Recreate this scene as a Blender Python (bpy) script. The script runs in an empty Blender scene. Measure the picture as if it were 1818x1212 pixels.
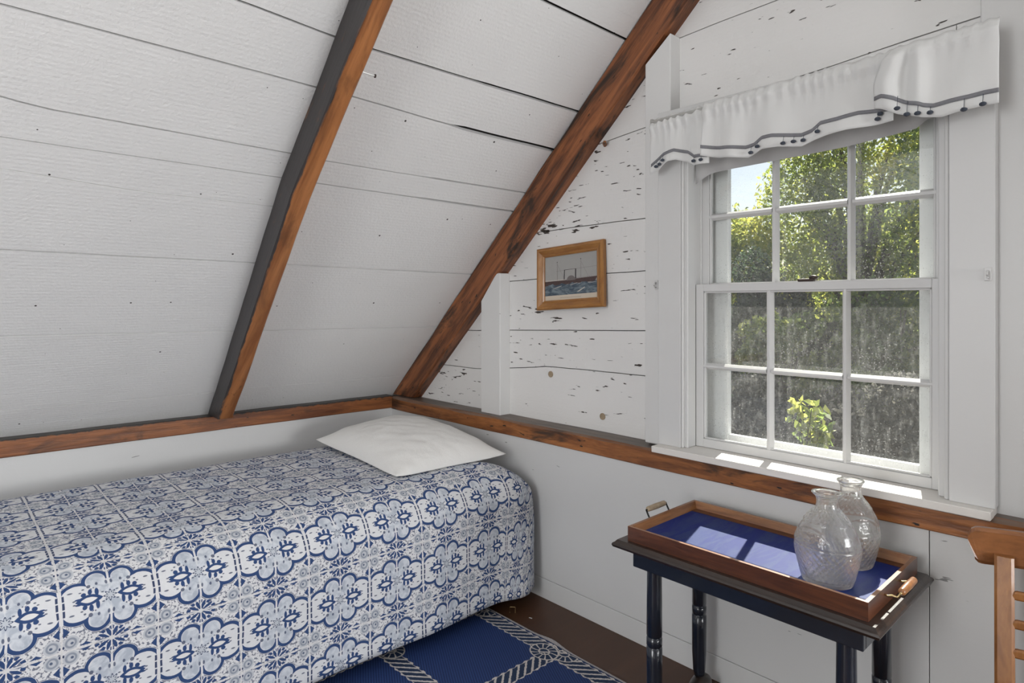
import bpy, bmesh, math, random
import numpy as np
from mathutils import Vector, Matrix, noise

SC = bpy.context.scene
COL = SC.collection

# ------------------------------------------------------------------ camera
cam = bpy.data.cameras.new('camera')
cam.sensor_width = 36.0
cam.lens = 1111.7 / 1818.0 * 36.0
cam.shift_y = -66.5 / 1818.0
cam.clip_start = 0.02
cam_ob = bpy.data.objects.new('camera', cam)
cam_ob.location = (3.2013, -2.0, 1.31)
cam_ob.rotation_euler = (math.radians(90), 0, math.radians(47.21))
COL.objects.link(cam_ob)
SC.camera = cam_ob

# ------------------------------------------------------------------ world, sun, added fill lights, exposure
world = bpy.data.worlds.new('sky')
SC.world = world
world.use_nodes = True
wn = world.node_tree
wn.nodes.clear()
sky = wn.nodes.new('ShaderNodeTexSky')
sky.sky_type = 'NISHITA'
sky.sun_disc = False
sky.sun_elevation = math.radians(42.5)
sky.sun_rotation = math.radians(-16)
sky.air_density = 1.0
sky.dust_density = 1.5
bg = wn.nodes.new('ShaderNodeBackground')
bg.inputs['Strength'].default_value = 0.095
wo = wn.nodes.new('ShaderNodeOutputWorld')
wn.links.new(sky.outputs[0], bg.inputs[0])
wn.links.new(bg.outputs[0], wo.inputs[0])

sun = bpy.data.lights.new('sun', 'SUN')
sun.energy = 9.5
sun.angle = math.radians(0.6)
sun.color = (1.0, 0.94, 0.86)
sun_ob = bpy.data.objects.new('sun', sun)
sun_ob.rotation_euler = Vector((0.28, -1.0, -0.95)).to_track_quat('-Z', 'Y').to_euler()
COL.objects.link(sun_ob)


def area(name, loc, target, sx, sy, power, color=(1, 1, 1)):
    l = bpy.data.lights.new(name, 'AREA')
    l.shape = 'RECTANGLE'
    l.size, l.size_y = sx, sy
    l.energy = power
    l.color = color
    o = bpy.data.objects.new(name, l)
    o.location = loc
    o.rotation_euler = (Vector(target) - Vector(loc)).to_track_quat('-Z', 'Z').to_euler()
    COL.objects.link(o)
    return o


# added unseen fill lights at the side, gable and rear; no windows stand there
area('fill_side', (6.35, -0.60, 1.20), (0.0, -1.0, 1.45), 0.9, 1.7, 80, (0.97, 0.985, 1.0))
area('fill_gable', (4.35, -0.03, 1.40), (3.2, -2.0, 1.5), 0.8, 1.15, 8, (0.97, 0.985, 1.0))
area('fill_rear', (2.45, -4.30, 1.35), (1.0, 0.0, 1.2), 1.1, 1.7, 50, (0.97, 0.985, 1.0))

vs = SC.view_settings
vs.view_transform = 'Standard'
vs.look = 'None'
vs.exposure = 0.36
vs.gamma = 1.0
vs.use_curve_mapping = False
SC.cycles.use_adaptive_sampling = True
SC.cycles.adaptive_threshold = 0.04
SC.cycles.max_bounces = 8
SC.cycles.diffuse_bounces = 4
SC.cycles.glossy_bounces = 4
SC.cycles.transmission_bounces = 9
SC.cycles.transparent_max_bounces = 24
SC.cycles.sample_clamp_indirect = 6.0

R = random.Random(7)


# ------------------------------------------------------------------ node helpers
class S:
    """a socket or number inside a shader graph, with arithmetic"""
    def __init__(s, g, v):
        s.g, s.v = g, v

    def _b(s, op, o, rev=False, c=None):
        a, b = (o, s) if rev else (s, o)
        return s.g.m(op, a, b, c)

    def __add__(s, o): return s._b('ADD', o)
    def __radd__(s, o): return s._b('ADD', o, True)
    def __sub__(s, o): return s._b('SUBTRACT', o)
    def __rsub__(s, o): return s._b('SUBTRACT', o, True)
    def __mul__(s, o): return s._b('MULTIPLY', o)
    def __rmul__(s, o): return s._b('MULTIPLY', o, True)
    def __truediv__(s, o): return s._b('DIVIDE', o)
    def __rtruediv__(s, o): return s._b('DIVIDE', o, True)
    def __neg__(s): return s._b('MULTIPLY', -1.0)


class G:
    def __init__(g, name):
        g.mat = bpy.data.materials.new(name)
        g.mat.use_nodes = True
        g.nt = g.mat.node_tree
        g.nt.nodes.clear()
        g.out = g.nt.nodes.new('ShaderNodeOutputMaterial')

    def n(g, t, **kw):
        nd = g.nt.nodes.new(t)
        for k, v in kw.items():
            setattr(nd, k, v)
        return nd

    def put(g, inp, v):
        if isinstance(v, S):
            v = v.v
        if isinstance(v, bpy.types.NodeSocket):
            g.nt.links.new(v, inp)
        elif v is not None:
            if isinstance(v, (tuple, list)) and len(v) == 3 and inp.type == 'RGBA':
                v = (*v, 1.0)
            inp.default_value = v

    def m(g, op, a, b=None, c=None):
        nd = g.n('ShaderNodeMath', operation=op)
        g.put(nd.inputs[0], a)
        if b is not None:
            g.put(nd.inputs[1], b)
        if c is not None:
            g.put(nd.inputs[2], c)
        return S(g, nd.outputs[0])

    def step(g, x, lo, hi):
        nd = g.n('ShaderNodeMapRange', interpolation_type='SMOOTHSTEP')
        g.put(nd.inputs['Value'], x)
        nd.inputs['From Min'].default_value = lo
        nd.inputs['From Max'].default_value = hi
        return S(g, nd.outputs[0])

    def mn(g, *a):
        r = a[0]
        for x in a[1:]:
            r = g.m('MINIMUM', r, x)
        return r

    def mx(g, *a):
        r = a[0]
        for x in a[1:]:
            r = g.m('MAXIMUM', r, x)
        return r

    def ab(g, a): return g.m('ABSOLUTE', a)
    def sin(g, a): return g.m('SINE', a)
    def cos(g, a): return g.m('COSINE', a)
    def frac(g, a): return g.m('FRACT', a)

    def hyp(g, a, b):
        return g.m('SQRT', a * a + b * b)

    def mix(g, f, a, b):
        nd = g.n('ShaderNodeMix', data_type='RGBA')
        g.put(nd.inputs[0], f)
        g.put(nd.inputs[6], a)
        g.put(nd.inputs[7], b)
        return nd.outputs[2]

    def coord(g, kind='Object', scale=(1, 1, 1), loc=(0, 0, 0), rot=(0, 0, 0)):
        tc = g.n('ShaderNodeTexCoord')
        mp = g.n('ShaderNodeMapping')
        g.nt.links.new(tc.outputs[kind], mp.inputs[0])
        mp.inputs['Scale'].default_value = scale
        mp.inputs['Location'].default_value = loc
        mp.inputs['Rotation'].default_value = rot
        return mp.outputs[0]

    def xyz(g, vec):
        nd = g.n('ShaderNodeSeparateXYZ')
        g.nt.links.new(vec, nd.inputs[0])
        return S(g, nd.outputs[0]), S(g, nd.outputs[1]), S(g, nd.outputs[2])

    def noise(g, vec, scale=5.0, detail=4.0, rough=0.55, dist=0.0):
        nd = g.n('ShaderNodeTexNoise')
        if vec is not None:
            g.nt.links.new(vec, nd.inputs['Vector'])
        nd.inputs['Scale'].default_value = scale
        nd.inputs['Detail'].default_value = detail
        nd.inputs['Roughness'].default_value = rough
        nd.inputs['Distortion'].default_value = dist
        return S(g, nd.outputs[0])

    def bump(g, h, strength=0.3, dist=0.01):
        nd = g.n('ShaderNodeBump')
        nd.inputs['Strength'].default_value = strength
        nd.inputs['Distance'].default_value = dist
        g.put(nd.inputs['Height'], h)
        return nd.outputs[0]

    def bsdf(g, color, rough=0.5, normal=None, spec=None, metal=None, coat=None, trans=None, ior=None):
        p = g.n('ShaderNodeBsdfPrincipled')
        g.put(p.inputs['Base Color'], color)
        g.put(p.inputs['Roughness'], rough)
        if normal is not None:
            g.put(p.inputs['Normal'], normal)
        if spec is not None:
            g.put(p.inputs['Specular IOR Level'], spec)
        if metal is not None:
            g.put(p.inputs['Metallic'], metal)
        if coat is not None:
            g.put(p.inputs['Coat Weight'], coat)
            p.inputs['Coat Roughness'].default_value = 0.08
        if trans is not None:
            g.put(p.inputs['Transmission Weight'], trans)
        if ior is not None:
            p.inputs['IOR'].default_value = ior
        return p.outputs[0]

    def mixsh(g, f, a, b):
        nd = g.n('ShaderNodeMixShader')
        g.put(nd.inputs[0], f)
        g.nt.links.new(a, nd.inputs[1])
        g.nt.links.new(b, nd.inputs[2])
        return nd.outputs[0]

    def done(g, sh):
        g.nt.links.new(sh, g.out.inputs[0])
        return g.mat


M = {}


def plain(name, color, rough=0.5, var=0.06, scale=30, metal=None, bump=0.0, coat=None, spec=None):
    g = G(name)
    v = g.coord('Object')
    nz = g.noise(v, scale, 4)
    c = g.mix(nz, tuple(x * (1 - var) for x in color), tuple(min(1, x * (1 + var)) for x in color))
    nm = g.bump(nz, bump, 0.004) if bump else None
    M[name] = g.done(g.bsdf(c, rough, nm, metal=metal, coat=coat, spec=spec))


def paint(name, color, chips=0.0, stretch=(1.2, 6, 14), grain=0.35, dots=0.0, rough=0.55, chipcol=(0.05, 0.04, 0.033)):
    """old gloss paint on rough timber: fine relief, uneven tint, chips and nail dots"""
    g = G(name)
    vo = g.coord('Object')
    vs_ = g.coord('Object', stretch)
    n1 = g.noise(vs_, 3.0, 6, 0.6)
    n2 = g.noise(vo, 90, 3, 0.6)
    n3 = g.noise(vo, 2.2, 2)
    c = g.mix(n3, tuple(x * 0.95 for x in color), tuple(min(1, x * 1.03) for x in color))
    saw = g.sin(g.xyz(g.coord('Object'))[0] * 420.0) * 0.03
    h = n1 * 0.7 + n2 * 0.35 + saw
    if chips:
        wv = g.coord('Object', (16, 16, 75))
        chip = g.noise(wv, 1.0, 2.5, 0.5, 0.3)
        row = g.noise(g.coord('Object', (1.3, 1, 11), (3, 0, 7)), 1.0, 2)
        f = g.step(chip + row * 0.40 - 0.20, 0.735 - chips, 0.765 - chips)
        c = g.mix(f, c, chipcol)
        h = h - f * 1.2
    if dots:
        vr = g.n('ShaderNodeTexVoronoi', voronoi_dimensions='2D')
        g.nt.links.new(g.coord('Object', (7, 7, 7)), vr.inputs['Vector'])
        vr.inputs['Scale'].default_value = 1.0
        col = g.n('ShaderNodeSeparateColor')
        g.nt.links.new(vr.outputs['Color'], col.inputs[0])
        pick = g.step(S(g, col.outputs[0]), 1 - dots, 1 - dots + 0.01)
        rad = S(g, col.outputs[1]) * S(g, col.outputs[1]) * 0.022 + 0.009
        d = g.m('LESS_THAN', S(g, vr.outputs['Distance']), rad)
        f = d * pick
        c = g.mix(f, c, (0.035, 0.03, 0.028))
        scr = g.step(g.noise(g.coord('Object', (9, 9, 55), (1, 4, 2)), 1.0, 2), 0.765, 0.79)
        c = g.mix(scr * 0.7, c, (0.12, 0.11, 0.10))
    M[name] = g.done(g.bsdf(c, rough, g.bump(h, grain, 0.006)))


def wood(name, light, dark, stretch=(1, 12, 12), scale=2.5, rough=0.45, blot=0.5, blotcol=(0.02, 0.012, 0.008),
         bump=0.35, coat=None, top=None, edge=None):
    g = G(name)
    v = g.coord('Object', stretch)
    n1 = g.noise(v, scale, 6, 0.62, 0.6)
    n2 = g.noise(v, scale * 5, 3, 0.6)
    c = g.mix(g.step(n1 * 0.8 + n2 * 0.2, 0.32, 0.70), dark, light)
    if blot:
        n3 = g.noise(g.coord('Object', tuple(1 + (s - 1) * 0.35 for s in stretch), (5, 2, 1)), 2.3, 5, 0.65, 0.8)
        c = g.mix(g.step(n3, 0.52, 0.66) * blot, c, blotcol)
        n4 = g.noise(g.coord('Object', tuple(1 + (s - 1) * 0.30 for s in stretch), (1, 7, 3)), 17, 2, 0.5)
        c = g.mix(g.step(n4, 0.70, 0.74) * min(1, blot * 1.4), c, tuple(x * 0.5 for x in blotcol))
    x, y, z = g.xyz(g.coord('Object'))
    if edge:      # soot stain with a ragged border: edge = (axis, sign, offset, spread, colour)
        ax, sg, off, spread, ecol = edge
        q = S(g, g.n('ShaderNodeAttribute', attribute_name=('along', 'across', 'depth')[ax]).outputs['Fac']) * sg
        nz = g.noise(g.coord('Object', (7, 30, 30)), 1.0, 5, 0.65)
        f = g.step(q + (nz - 0.5) * spread, off, off + 0.006)
        e2 = g.mix(n2, tuple(k * 0.6 for k in ecol), tuple(k * 1.25 for k in ecol))
        c = g.mix(f, c, e2)
    if top:       # weathered upper face
        geo = g.n('ShaderNodeNewGeometry')
        nx, ny, nz_ = g.xyz(geo.outputs['Normal'])
        f = g.step(nz_ + (n1 - 0.5) * 0.4, 0.6, 0.8)
        t2 = g.mix(g.step(n1, 0.3, 0.7), tuple(k * 0.55 for k in top), tuple(k * 1.3 for k in top))
        c = g.mix(f, c, t2)
    M[name] = g.done(g.bsdf(c, rough, g.bump(n1 * 0.7 + n2 * 0.4, bump, 0.004), coat=coat))


WHITE = (0.72, 0.715, 0.70)
paint('ceiling_paint', (0.77, 0.765, 0.755), dots=0.26, stretch=(2.2, 1.2, 8), grain=0.85)
paint('gable_paint', (0.78, 0.772, 0.758), chips=0.058, stretch=(1.2, 6, 12), grain=0.45)
paint('stud_paint', (0.70, 0.697, 0.688), chips=-0.03, stretch=(10, 10, 1.2), grain=0.25)
paint('lower_paint', (0.64, 0.64, 0.635), chips=-0.035, stretch=(1.2, 4, 6), grain=0.12, chipcol=(0.25, 0.25, 0.25))
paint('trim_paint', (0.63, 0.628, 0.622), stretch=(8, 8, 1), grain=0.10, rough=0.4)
paint('sill_paint', (0.74, 0.71, 0.67), stretch=(1.5, 14, 6), grain=0.3, rough=0.45)
paint('storm_paint', (0.80, 0.80, 0.80), stretch=(8, 8, 1), grain=0.08, rough=0.5)
plain('backing_dark', (0.015, 0.013, 0.012), 0.9)
plain('far_wall', (0.70, 0.69, 0.67), 0.7)
wood('rafter_wood', (0.46, 0.185, 0.062), (0.22, 0.075, 0.022), stretch=(0.9, 9, 9), scale=2.2, blot=0.35,
     edge=(1, -1, 0.026, 0.028, (0.035, 0.030, 0.030)))
wood('gable_rafter_wood', (0.36, 0.125, 0.042), (0.062, 0.019, 0.008), stretch=(0.8, 9, 9), scale=2.6, blot=0.95, bump=0.55,
     edge=(2, 1, 0.064, 0.020, (0.03, 0.022, 0.018)))
wood('plate_wood_y', (0.34, 0.118, 0.032), (0.11, 0.032, 0.010), stretch=(9, 0.9, 9), scale=2.6, blot=0.7, bump=0.6,
     top=(0.055, 0.047, 0.042), edge=(2, 1, 0.028, 0.030, (0.03, 0.025, 0.023)))
wood('plate_wood_x', (0.40, 0.150, 0.042), (0.11, 0.033, 0.010), stretch=(1.1, 9, 9), scale=2.8, blot=0.85, bump=0.6,
     top=(0.13, 0.098, 0.078))
wood('floor_paint', (0.075, 0.031, 0.014), (0.058, 0.024, 0.011), stretch=(8, 1, 1), scale=1.5, blot=0.1, rough=0.45, bump=0.08)
wood('tray_wood', (0.34, 0.15, 0.055), (0.17, 0.065, 0.022), stretch=(1.5, 14, 14), scale=3, blot=0.0, rough=0.35, bump=0.1, coat=0.3)
wood('tray_wood_dark', (0.13, 0.042, 0.018), (0.055, 0.018, 0.009), stretch=(1.5, 14, 14), scale=3, blot=0.0, rough=0.3, bump=0.08, coat=0.3)
wood('chair_wood', (0.36, 0.155, 0.045), (0.20, 0.075, 0.020), stretch=(8, 8, 1), scale=3, blot=0.15, rough=0.38, bump=0.12, coat=0.25)
wood('chair_crest_wood', (0.27, 0.105, 0.035), (0.16, 0.06, 0.02), stretch=(1.2, 8, 10), scale=3, blot=0.15, rough=0.35, bump=0.12, coat=0.25)
wood('frame_wood', (0.40, 0.185, 0.045), (0.25, 0.10, 0.022), stretch=(2, 8, 8), scale=4, blot=0.0, rough=0.35, bump=0.08, coat=0.3)
wood('table_top_wood', (0.035, 0.020, 0.014), (0.016, 0.010, 0.008), stretch=(1, 10, 10), scale=3, blot=0.0, rough=0.3, bump=0.15, coat=0.35)
wood('peg_wood', (0.45, 0.36, 0.25), (0.30, 0.23, 0.15), stretch=(4, 4, 4), scale=6, blot=0.0, rough=0.7)
wood('bark', (0.10, 0.075, 0.055), (0.04, 0.03, 0.022), stretch=(8, 8, 1.5), scale=3, blot=0.0, rough=0.9)
plain('table_paint', (0.012, 0.016, 0.026), 0.22, 0.3, 20, coat=0.5, bump=0.05)
plain('black_metal', (0.015, 0.015, 0.016), 0.35, metal=0.6)
plain('steel', (0.55, 0.55, 0.53), 0.3, metal=1.0)
plain('brass', (0.55, 0.42, 0.22), 0.3, metal=1.0)
plain('lock_metal', (0.05, 0.035, 0.03), 0.45, metal=0.5)
plain('rush', (0.42, 0.33, 0.22), 0.8, 0.3, 60, bump=0.5)
plain('shade_cloth', (0.55, 0.545, 0.54), 0.8)
plain('ribbon_cloth', (0.20, 0.20, 0.215), 0.85, 0.15, 200)
plain('pompom_wool', (0.055, 0.065, 0.085), 0.95, 0.4, 300, bump=0.6)
plain('mattress_cloth', (0.5, 0.5, 0.5), 0.9)
plain('soil', (0.10, 0.075, 0.055), 0.95, 0.4, 4)
plain('paper_sky', (0.36, 0.355, 0.34), 0.6, 0.05, 40)
plain('paper_cream', (0.60, 0.52, 0.42), 0.6, 0.04, 40)
plain('ink_hull', (0.075, 0.045, 0.042), 0.6, 0.4, 120)
plain('ink_dark', (0.045, 0.045, 0.045), 0.6, 0.3, 90)
plain('ink_smoke', (0.17, 0.15, 0.145), 0.6, 0.3, 120)
plain('ink_foam', (0.50, 0.47, 0.43), 0.6, 0.15, 160)
plain('ink_text', (0.28, 0.23, 0.18), 0.6)


def sea_mat():
    g = G('ink_sea')
    v = g.coord('Object', (18, 1, 55))
    n1 = g.noise(v, 1.0, 3, 0.6, 1.2)
    c = g.mix(g.step(n1, 0.35, 0.68), (0.045, 0.070, 0.10), (0.19, 0.235, 0.26))
    M['ink_sea'] = g.done(g.bsdf(c, 0.6))


sea_mat()


def fabric_white(name, col=(0.78, 0.78, 0.77), transl=0.25, scale=900):
    g = G(name)
    v = g.coord('Object')
    n = g.noise(v, scale, 2)
    big = g.noise(v, 14, 4, 0.6, 0.4)
    d = g.n('ShaderNodeBsdfDiffuse')
    g.put(d.inputs[0], col)
    nm = g.bump(n * 0.25 + big, 0.30, 0.012)
    g.nt.links.new(nm, d.inputs['Normal'])
    t = g.n('ShaderNodeBsdfTranslucent')
    g.put(t.inputs[0], col)
    M[name] = g.done(g.mixsh(transl, d.outputs[0], t.outputs[0]))


fabric_white('valance_cloth', (0.88, 0.88, 0.87), 0.28)
fabric_white('pillow_cloth', (0.80, 0.795, 0.775), 0.0, 500)


def glass_pane(name, dirt, haze, speck_scale=220):
    """thin window glass: clear, a Fresnel mirror image, and a film of dust specks"""
    g = G(name)
    tr = g.n('ShaderNodeBsdfTransparent')
    g.put(tr.inputs[0], (0.97, 0.98, 0.975))
    gl = g.n('ShaderNodeBsdfGlossy')
    gl.inputs['Roughness'].default_value = 0.0
    fr = g.n('ShaderNodeFresnel')
    geo = g.n('ShaderNodeNewGeometry')             # same reflectance on both faces of the thin sheet
    g.put(fr.inputs[0], 1.45 - S(g, geo.outputs['Backfacing']) * (1.45 - 1 / 1.45))
    a = g.mixsh(S(g, fr.outputs[0]), tr.outputs[0], gl.outputs[0])
    v = g.coord('Object')
    n1 = g.noise(v, speck_scale, 2, 0.5)
    n2 = g.noise(g.coord('Object', (60, 10, 26)), 1.0, 5, 0.7)
    n3 = g.noise(v, 5, 3)
    f = g.step(n1 + (n3 - 0.5) * 0.25, 0.66, 0.76) * dirt + g.step(n2, 0.45, 0.8) * haze + n3 * haze * 0.5
    tl = g.n('ShaderNodeBsdfTranslucent')
    g.put(tl.inputs[0], (0.75, 0.75, 0.73))
    df = g.n('ShaderNodeBsdfDiffuse')
    g.put(df.inputs[0], (0.6, 0.6, 0.58))
    dust = g.mixsh(0.35, tl.outputs[0], df.outputs[0])
    M[name] = g.done(g.mixsh(g.m('MINIMUM', f, 0.8), a, dust))


glass_pane('glass_upper', 0.30, 0.014)
glass_pane('glass_lower', 0.34, 0.085)
glass_pane('glass_storm', 0.0, 0.012)


def cut_glass():
    g = G('cut_glass')
    gl = g.n('ShaderNodeBsdfGlass')
    gl.inputs['IOR'].default_value = 1.47
    gl.inputs['Roughness'].default_value = 0.0
    g.put(gl.inputs[0], (1.0, 1.0, 0.995))
    tr = g.n('ShaderNodeBsdfTransparent')
    g.put(tr.inputs[0], (0.99, 0.99, 0.985))
    df = g.n('ShaderNodeBsdfDiffuse')                # even white mix put in for the bright sparkle of the facets
    g.put(df.inputs[0], (0.85, 0.85, 0.83))
    M['cut_glass'] = g.done(g.mixsh(0.05, g.mixsh(0.25, gl.outputs[0], tr.outputs[0]), df.outputs[0]))


cut_glass()


def tray_blue():
    g = G('tray_blue')
    v = g.coord('Object')
    sp = g.noise(v, 700, 2)
    br = g.noise(g.coord('Object', (24, 5, 1), rot=(0, 0, 0.5)), 1.0, 4, 0.6, 1.0)
    c = g.mix(g.step(br, 0.40, 0.60), (0.007, 0.022, 0.165), (0.018, 0.040, 0.165))
    c = g.mix(g.step(sp, 0.58, 0.68) * g.step(br, 0.38, 0.62) * 0.75, c, (0.06, 0.08, 0.17))
    M['tray_blue'] = g.done(g.bsdf(c, 0.55, coat=0.06, spec=0.15))


tray_blue()


def leaf_mat(name, c0, c1, c2):
    g = G(name)
    at = g.n('ShaderNodeAttribute', attribute_name='tint')
    rmp = g.n('ShaderNodeValToRGB')
    rmp.color_ramp.elements[0].color = (*c0, 1)
    rmp.color_ramp.elements[1].color = (*c2, 1)
    e = rmp.color_ramp.elements.new(0.55)
    e.color = (*c1, 1)
    g.nt.links.new(at.outputs['Fac'], rmp.inputs[0])
    d = g.bsdf(rmp.outputs[0], 0.45)
    t = g.n('ShaderNodeBsdfTranslucent')
    g.nt.links.new(rmp.outputs[0], t.inputs[0])
    M[name] = g.done(g.mixsh(0.65, d, t.outputs[0]))


leaf_mat('leaf_yellow', (0.20, 0.28, 0.07), (0.55, 0.60, 0.13), (0.92, 0.84, 0.20))
leaf_mat('leaf_green', (0.11, 0.19, 0.06), (0.34, 0.45, 0.11), (0.78, 0.78, 0.19))
leaf_mat('leaf_dark', (0.04, 0.07, 0.045), (0.09, 0.14, 0.07), (0.22, 0.28, 0.12))
leaf_mat('leaf_twig', (0.12, 0.115, 0.105), (0.24, 0.23, 0.205), (0.42, 0.40, 0.31))
leaf_mat('leaf_flower', (0.45, 0.20, 0.24), (0.55, 0.36, 0.36), (0.65, 0.52, 0.50))


def bedspread_mat():
    """printed cotton: quatrefoil flowers in tiles, corner rosettes, star between rows"""
    g = G('bedspread_print')
    tc = g.n('ShaderNodeTexCoord')
    wob = g.n('ShaderNodeTexNoise')
    g.nt.links.new(tc.outputs['UV'], wob.inputs['Vector'])
    wob.inputs['Scale'].default_value = 6
    u, v, _ = g.xyz(tc.outputs['UV'])
    wc = S(g, wob.outputs[0]) - 0.5
    uu = g.frac(u + 0.5 + wc * 0.02) - 0.5
    vv = g.frac(v + 0.5 + wc * 0.02) - 0.5
    a, b = g.ab(uu), g.ab(vv)
    fine = g.noise(tc.outputs['UV'], 30, 3)
    mid = g.noise(tc.outputs['UV'], 9, 4, 0.6, 0.7)
    BLUE = (0.034, 0.068, 0.175)
    NAVY = (0.045, 0.062, 0.125)
    GREY = g.mix(g.step(mid, 0.35, 0.65), (0.42, 0.46, 0.53), (0.62, 0.65, 0.70))
    BG = g.mix(mid, (0.66, 0.66, 0.68), (0.75, 0.75, 0.76))

    def circ(cx, cy, r, sx=1.0, sy=1.0):
        return g.hyp((a - cx) * (1 / sx), (b - cy) * (1 / sy)) - r
    dA = circ(0.133, 0.222, 0.106)
    dB = circ(0.335, 0.055, 0.152, 1.06, 1.0)
    dC = g.hyp(a, b) - 0.215
    tt = g.mn(g.mx(((a - 0.03) * 0.10 + (b - 0.06) * 0.17) / 0.0389, 0.0), 1.0)
    petal = g.hyp(a - 0.03 - tt * 0.10, b - 0.06 - tt * 0.17) - (0.035 + tt * 0.055)
    d = g.mn(dA, dB, dC) + (fine - 0.5) * 0.006     # 0 = inner edge of the blue outline
    c = BG
    # flecks of the ground
    fl = g.step(fine, 0.53, 0.58) * g.step(d, 0.05, 0.06)
    c = g.mix(fl * 0.8, c, NAVY)
    # leafy star midway between the rows
    sx, sy = a * 0.80, 0.5 - b
    r2 = g.hyp(sx, sy)
    th2 = g.m('ARCTAN2', sy, sx)
    pet = g.cos(th2 * 10.0)
    hub = 0.10 + pet * 0.035
    star = g.step(pet, -0.62, -0.40) * g.step(r2, 0.022, 0.034) * (1 - g.step(r2 - hub, -0.004, 0.004))
    star = g.mx(star, g.step(g.cos(th2 * 10.0 + 3.14), 0.2, 0.4) * (1 - g.step(g.ab(r2 - 0.125), 0.018, 0.022)))
    c = g.mix(star, c, BLUE)
    # corner rosettes: four grey rings
    dc = circ(0.410, 0.415, 0.0)
    ring = 1 - g.step(dc, 0.078, 0.084)
    c = g.mix(ring, c, g.mix(g.step(g.ab(dc - 0.048), 0.004, 0.018), (0.27, 0.30, 0.36), (0.52, 0.54, 0.58)))
    c = g.mix(1 - g.step(circ(0.400, 0.420, 0.0), 0.012, 0.019), c, (0.10, 0.13, 0.20))
    c = g.mix((1 - g.step(circ(0.482, 0.452, 0.0, 0.6, 1), 0.014, 0.019)), c, NAVY)
    # blue wedges beside the seams
    w1 = g.step(0.105 - g.ab(a - 0.265) * 1.1 - (0.5 - b) * 1.9, 0.0, 0.008) * g.step(0.5 - b, 0.014, 0.018)
    c = g.mix(w1, c, BLUE)
    w2 = g.step(0.11 - g.ab(b - 0.285) * 1.4 - (0.5 - a) * 1.3, 0.0, 0.008) * g.step(0.5 - a, 0.014, 0.018)
    c = g.mix(w2, c, BLUE)
    # flower: pale halo with a dotted rim, heavy blue outline, pale petals
    c = g.mix(1 - g.step(d, 0.056, 0.060), c, BG)
    rim = (1 - g.step(g.ab(d - 0.051), 0.003, 0.006)) * g.step(fine, 0.40, 0.5)
    c = g.mix(rim * 0.85, c, NAVY)
    band = (1 - g.step(d, 0.040, 0.044)) * g.step(a, 0.010, 0.014) * g.step(0.5 - a, 0.018, 0.024)
    c = g.mix(band, c, BLUE)
    inner = 1 - g.step(d, -0.003, 0.003)
    c = g.mix(inner, c, g.mix(g.step(petal + (mid - 0.5) * 0.05, -0.01, 0.02), GREY, g.mix(mid, (0.62, 0.635, 0.67), (0.74, 0.74, 0.75))))
    # side spray: almond with leaves round it
    ex = a - 0.215
    leaves = g.mn(circ(0.132, 0.072, 0.027, 0.75, 1.75), circ(0.202, 0.090, 0.027, 0.85, 1.3), circ(0.268, 0.070, 0.026, 1.0, 1.0), circ(0.325, 0.028, 0.018, 1.9, 0.6))
    leaves = g.mn(leaves, (ex * ex * 3.0 + b) - 0.060)
    c = g.mix((1 - g.step(leaves, -0.003, 0.003)), c, BLUE)
    alm = ex * ex * 3.9 + b
    c = g.mix(1 - g.step(alm, 0.027, 0.031), c, (0.72, 0.71, 0.71))
    dd = g.mn(circ(0.026, 0.172, 0.013, 1.0, 2.0), circ(0.125, 0.178, 0.014, 1.0, 1.4), circ(0.212, 0.165, 0.022), circ(0.366, 0.020, 0.010, 1.5, 0.8),
              circ(0.300, 0.105, 0.010, 1.4, 0.8), circ(0.075, 0.055, 0.010, 1.5, 0.8))
    dd = g.mn(dd, circ(0.270, 0.140, 0.010, 1.4, 1.0), circ(0.395, 0.125, 0.012, 2.2, 0.8), circ(0.160, 0.130, 0.009))
    c = g.mix((1 - g.step(dd, -0.003, 0.003)) * 0.85, c, NAVY)
    side = (1 - g.step(g.ab(a - 0.470), 0.010, 0.014)) * g.step(0.125 - b, 0.0, 0.01) * g.step(g.ab(b - 0.045), 0.005, 0.010)
    c = g.mix(side, c, NAVY)
    # small star in the heart
    r0 = g.hyp(a, b)
    th0 = g.m('ARCTAN2', b, a)
    s0 = r0 - (0.048 + g.cos(th0 * 8.0) * 0.017)
    c = g.mix(1 - g.step(s0, 0.0, 0.006), c, (0.50, 0.53, 0.58))
    c = g.mix(1 - g.step(g.ab(s0), 0.005, 0.010), c, NAVY)
    # white tile seams
    seam = g.mx(1 - g.step(0.5 - b, 0.008, 0.012), 1 - g.step(0.5 - a, 0.007, 0.011))
    seam = g.mx(seam, (1 - g.step(a, 0.005, 0.009)) * g.step(b, 0.25, 0.26))
    seam = g.mx(seam, 1 - g.step(g.hyp(a, 0.5 - b), 0.022, 0.028))
    c = g.mix(seam * 0.9, c, (0.68, 0.67, 0.67))
    nm = g.bump(g.noise(g.coord('Object'), 20, 4, 0.55), 0.25, 0.012)
    M['bedspread_print'] = g.done(g.bsdf(c, 0.85, nm, spec=0.2))


bedspread_mat()


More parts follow.
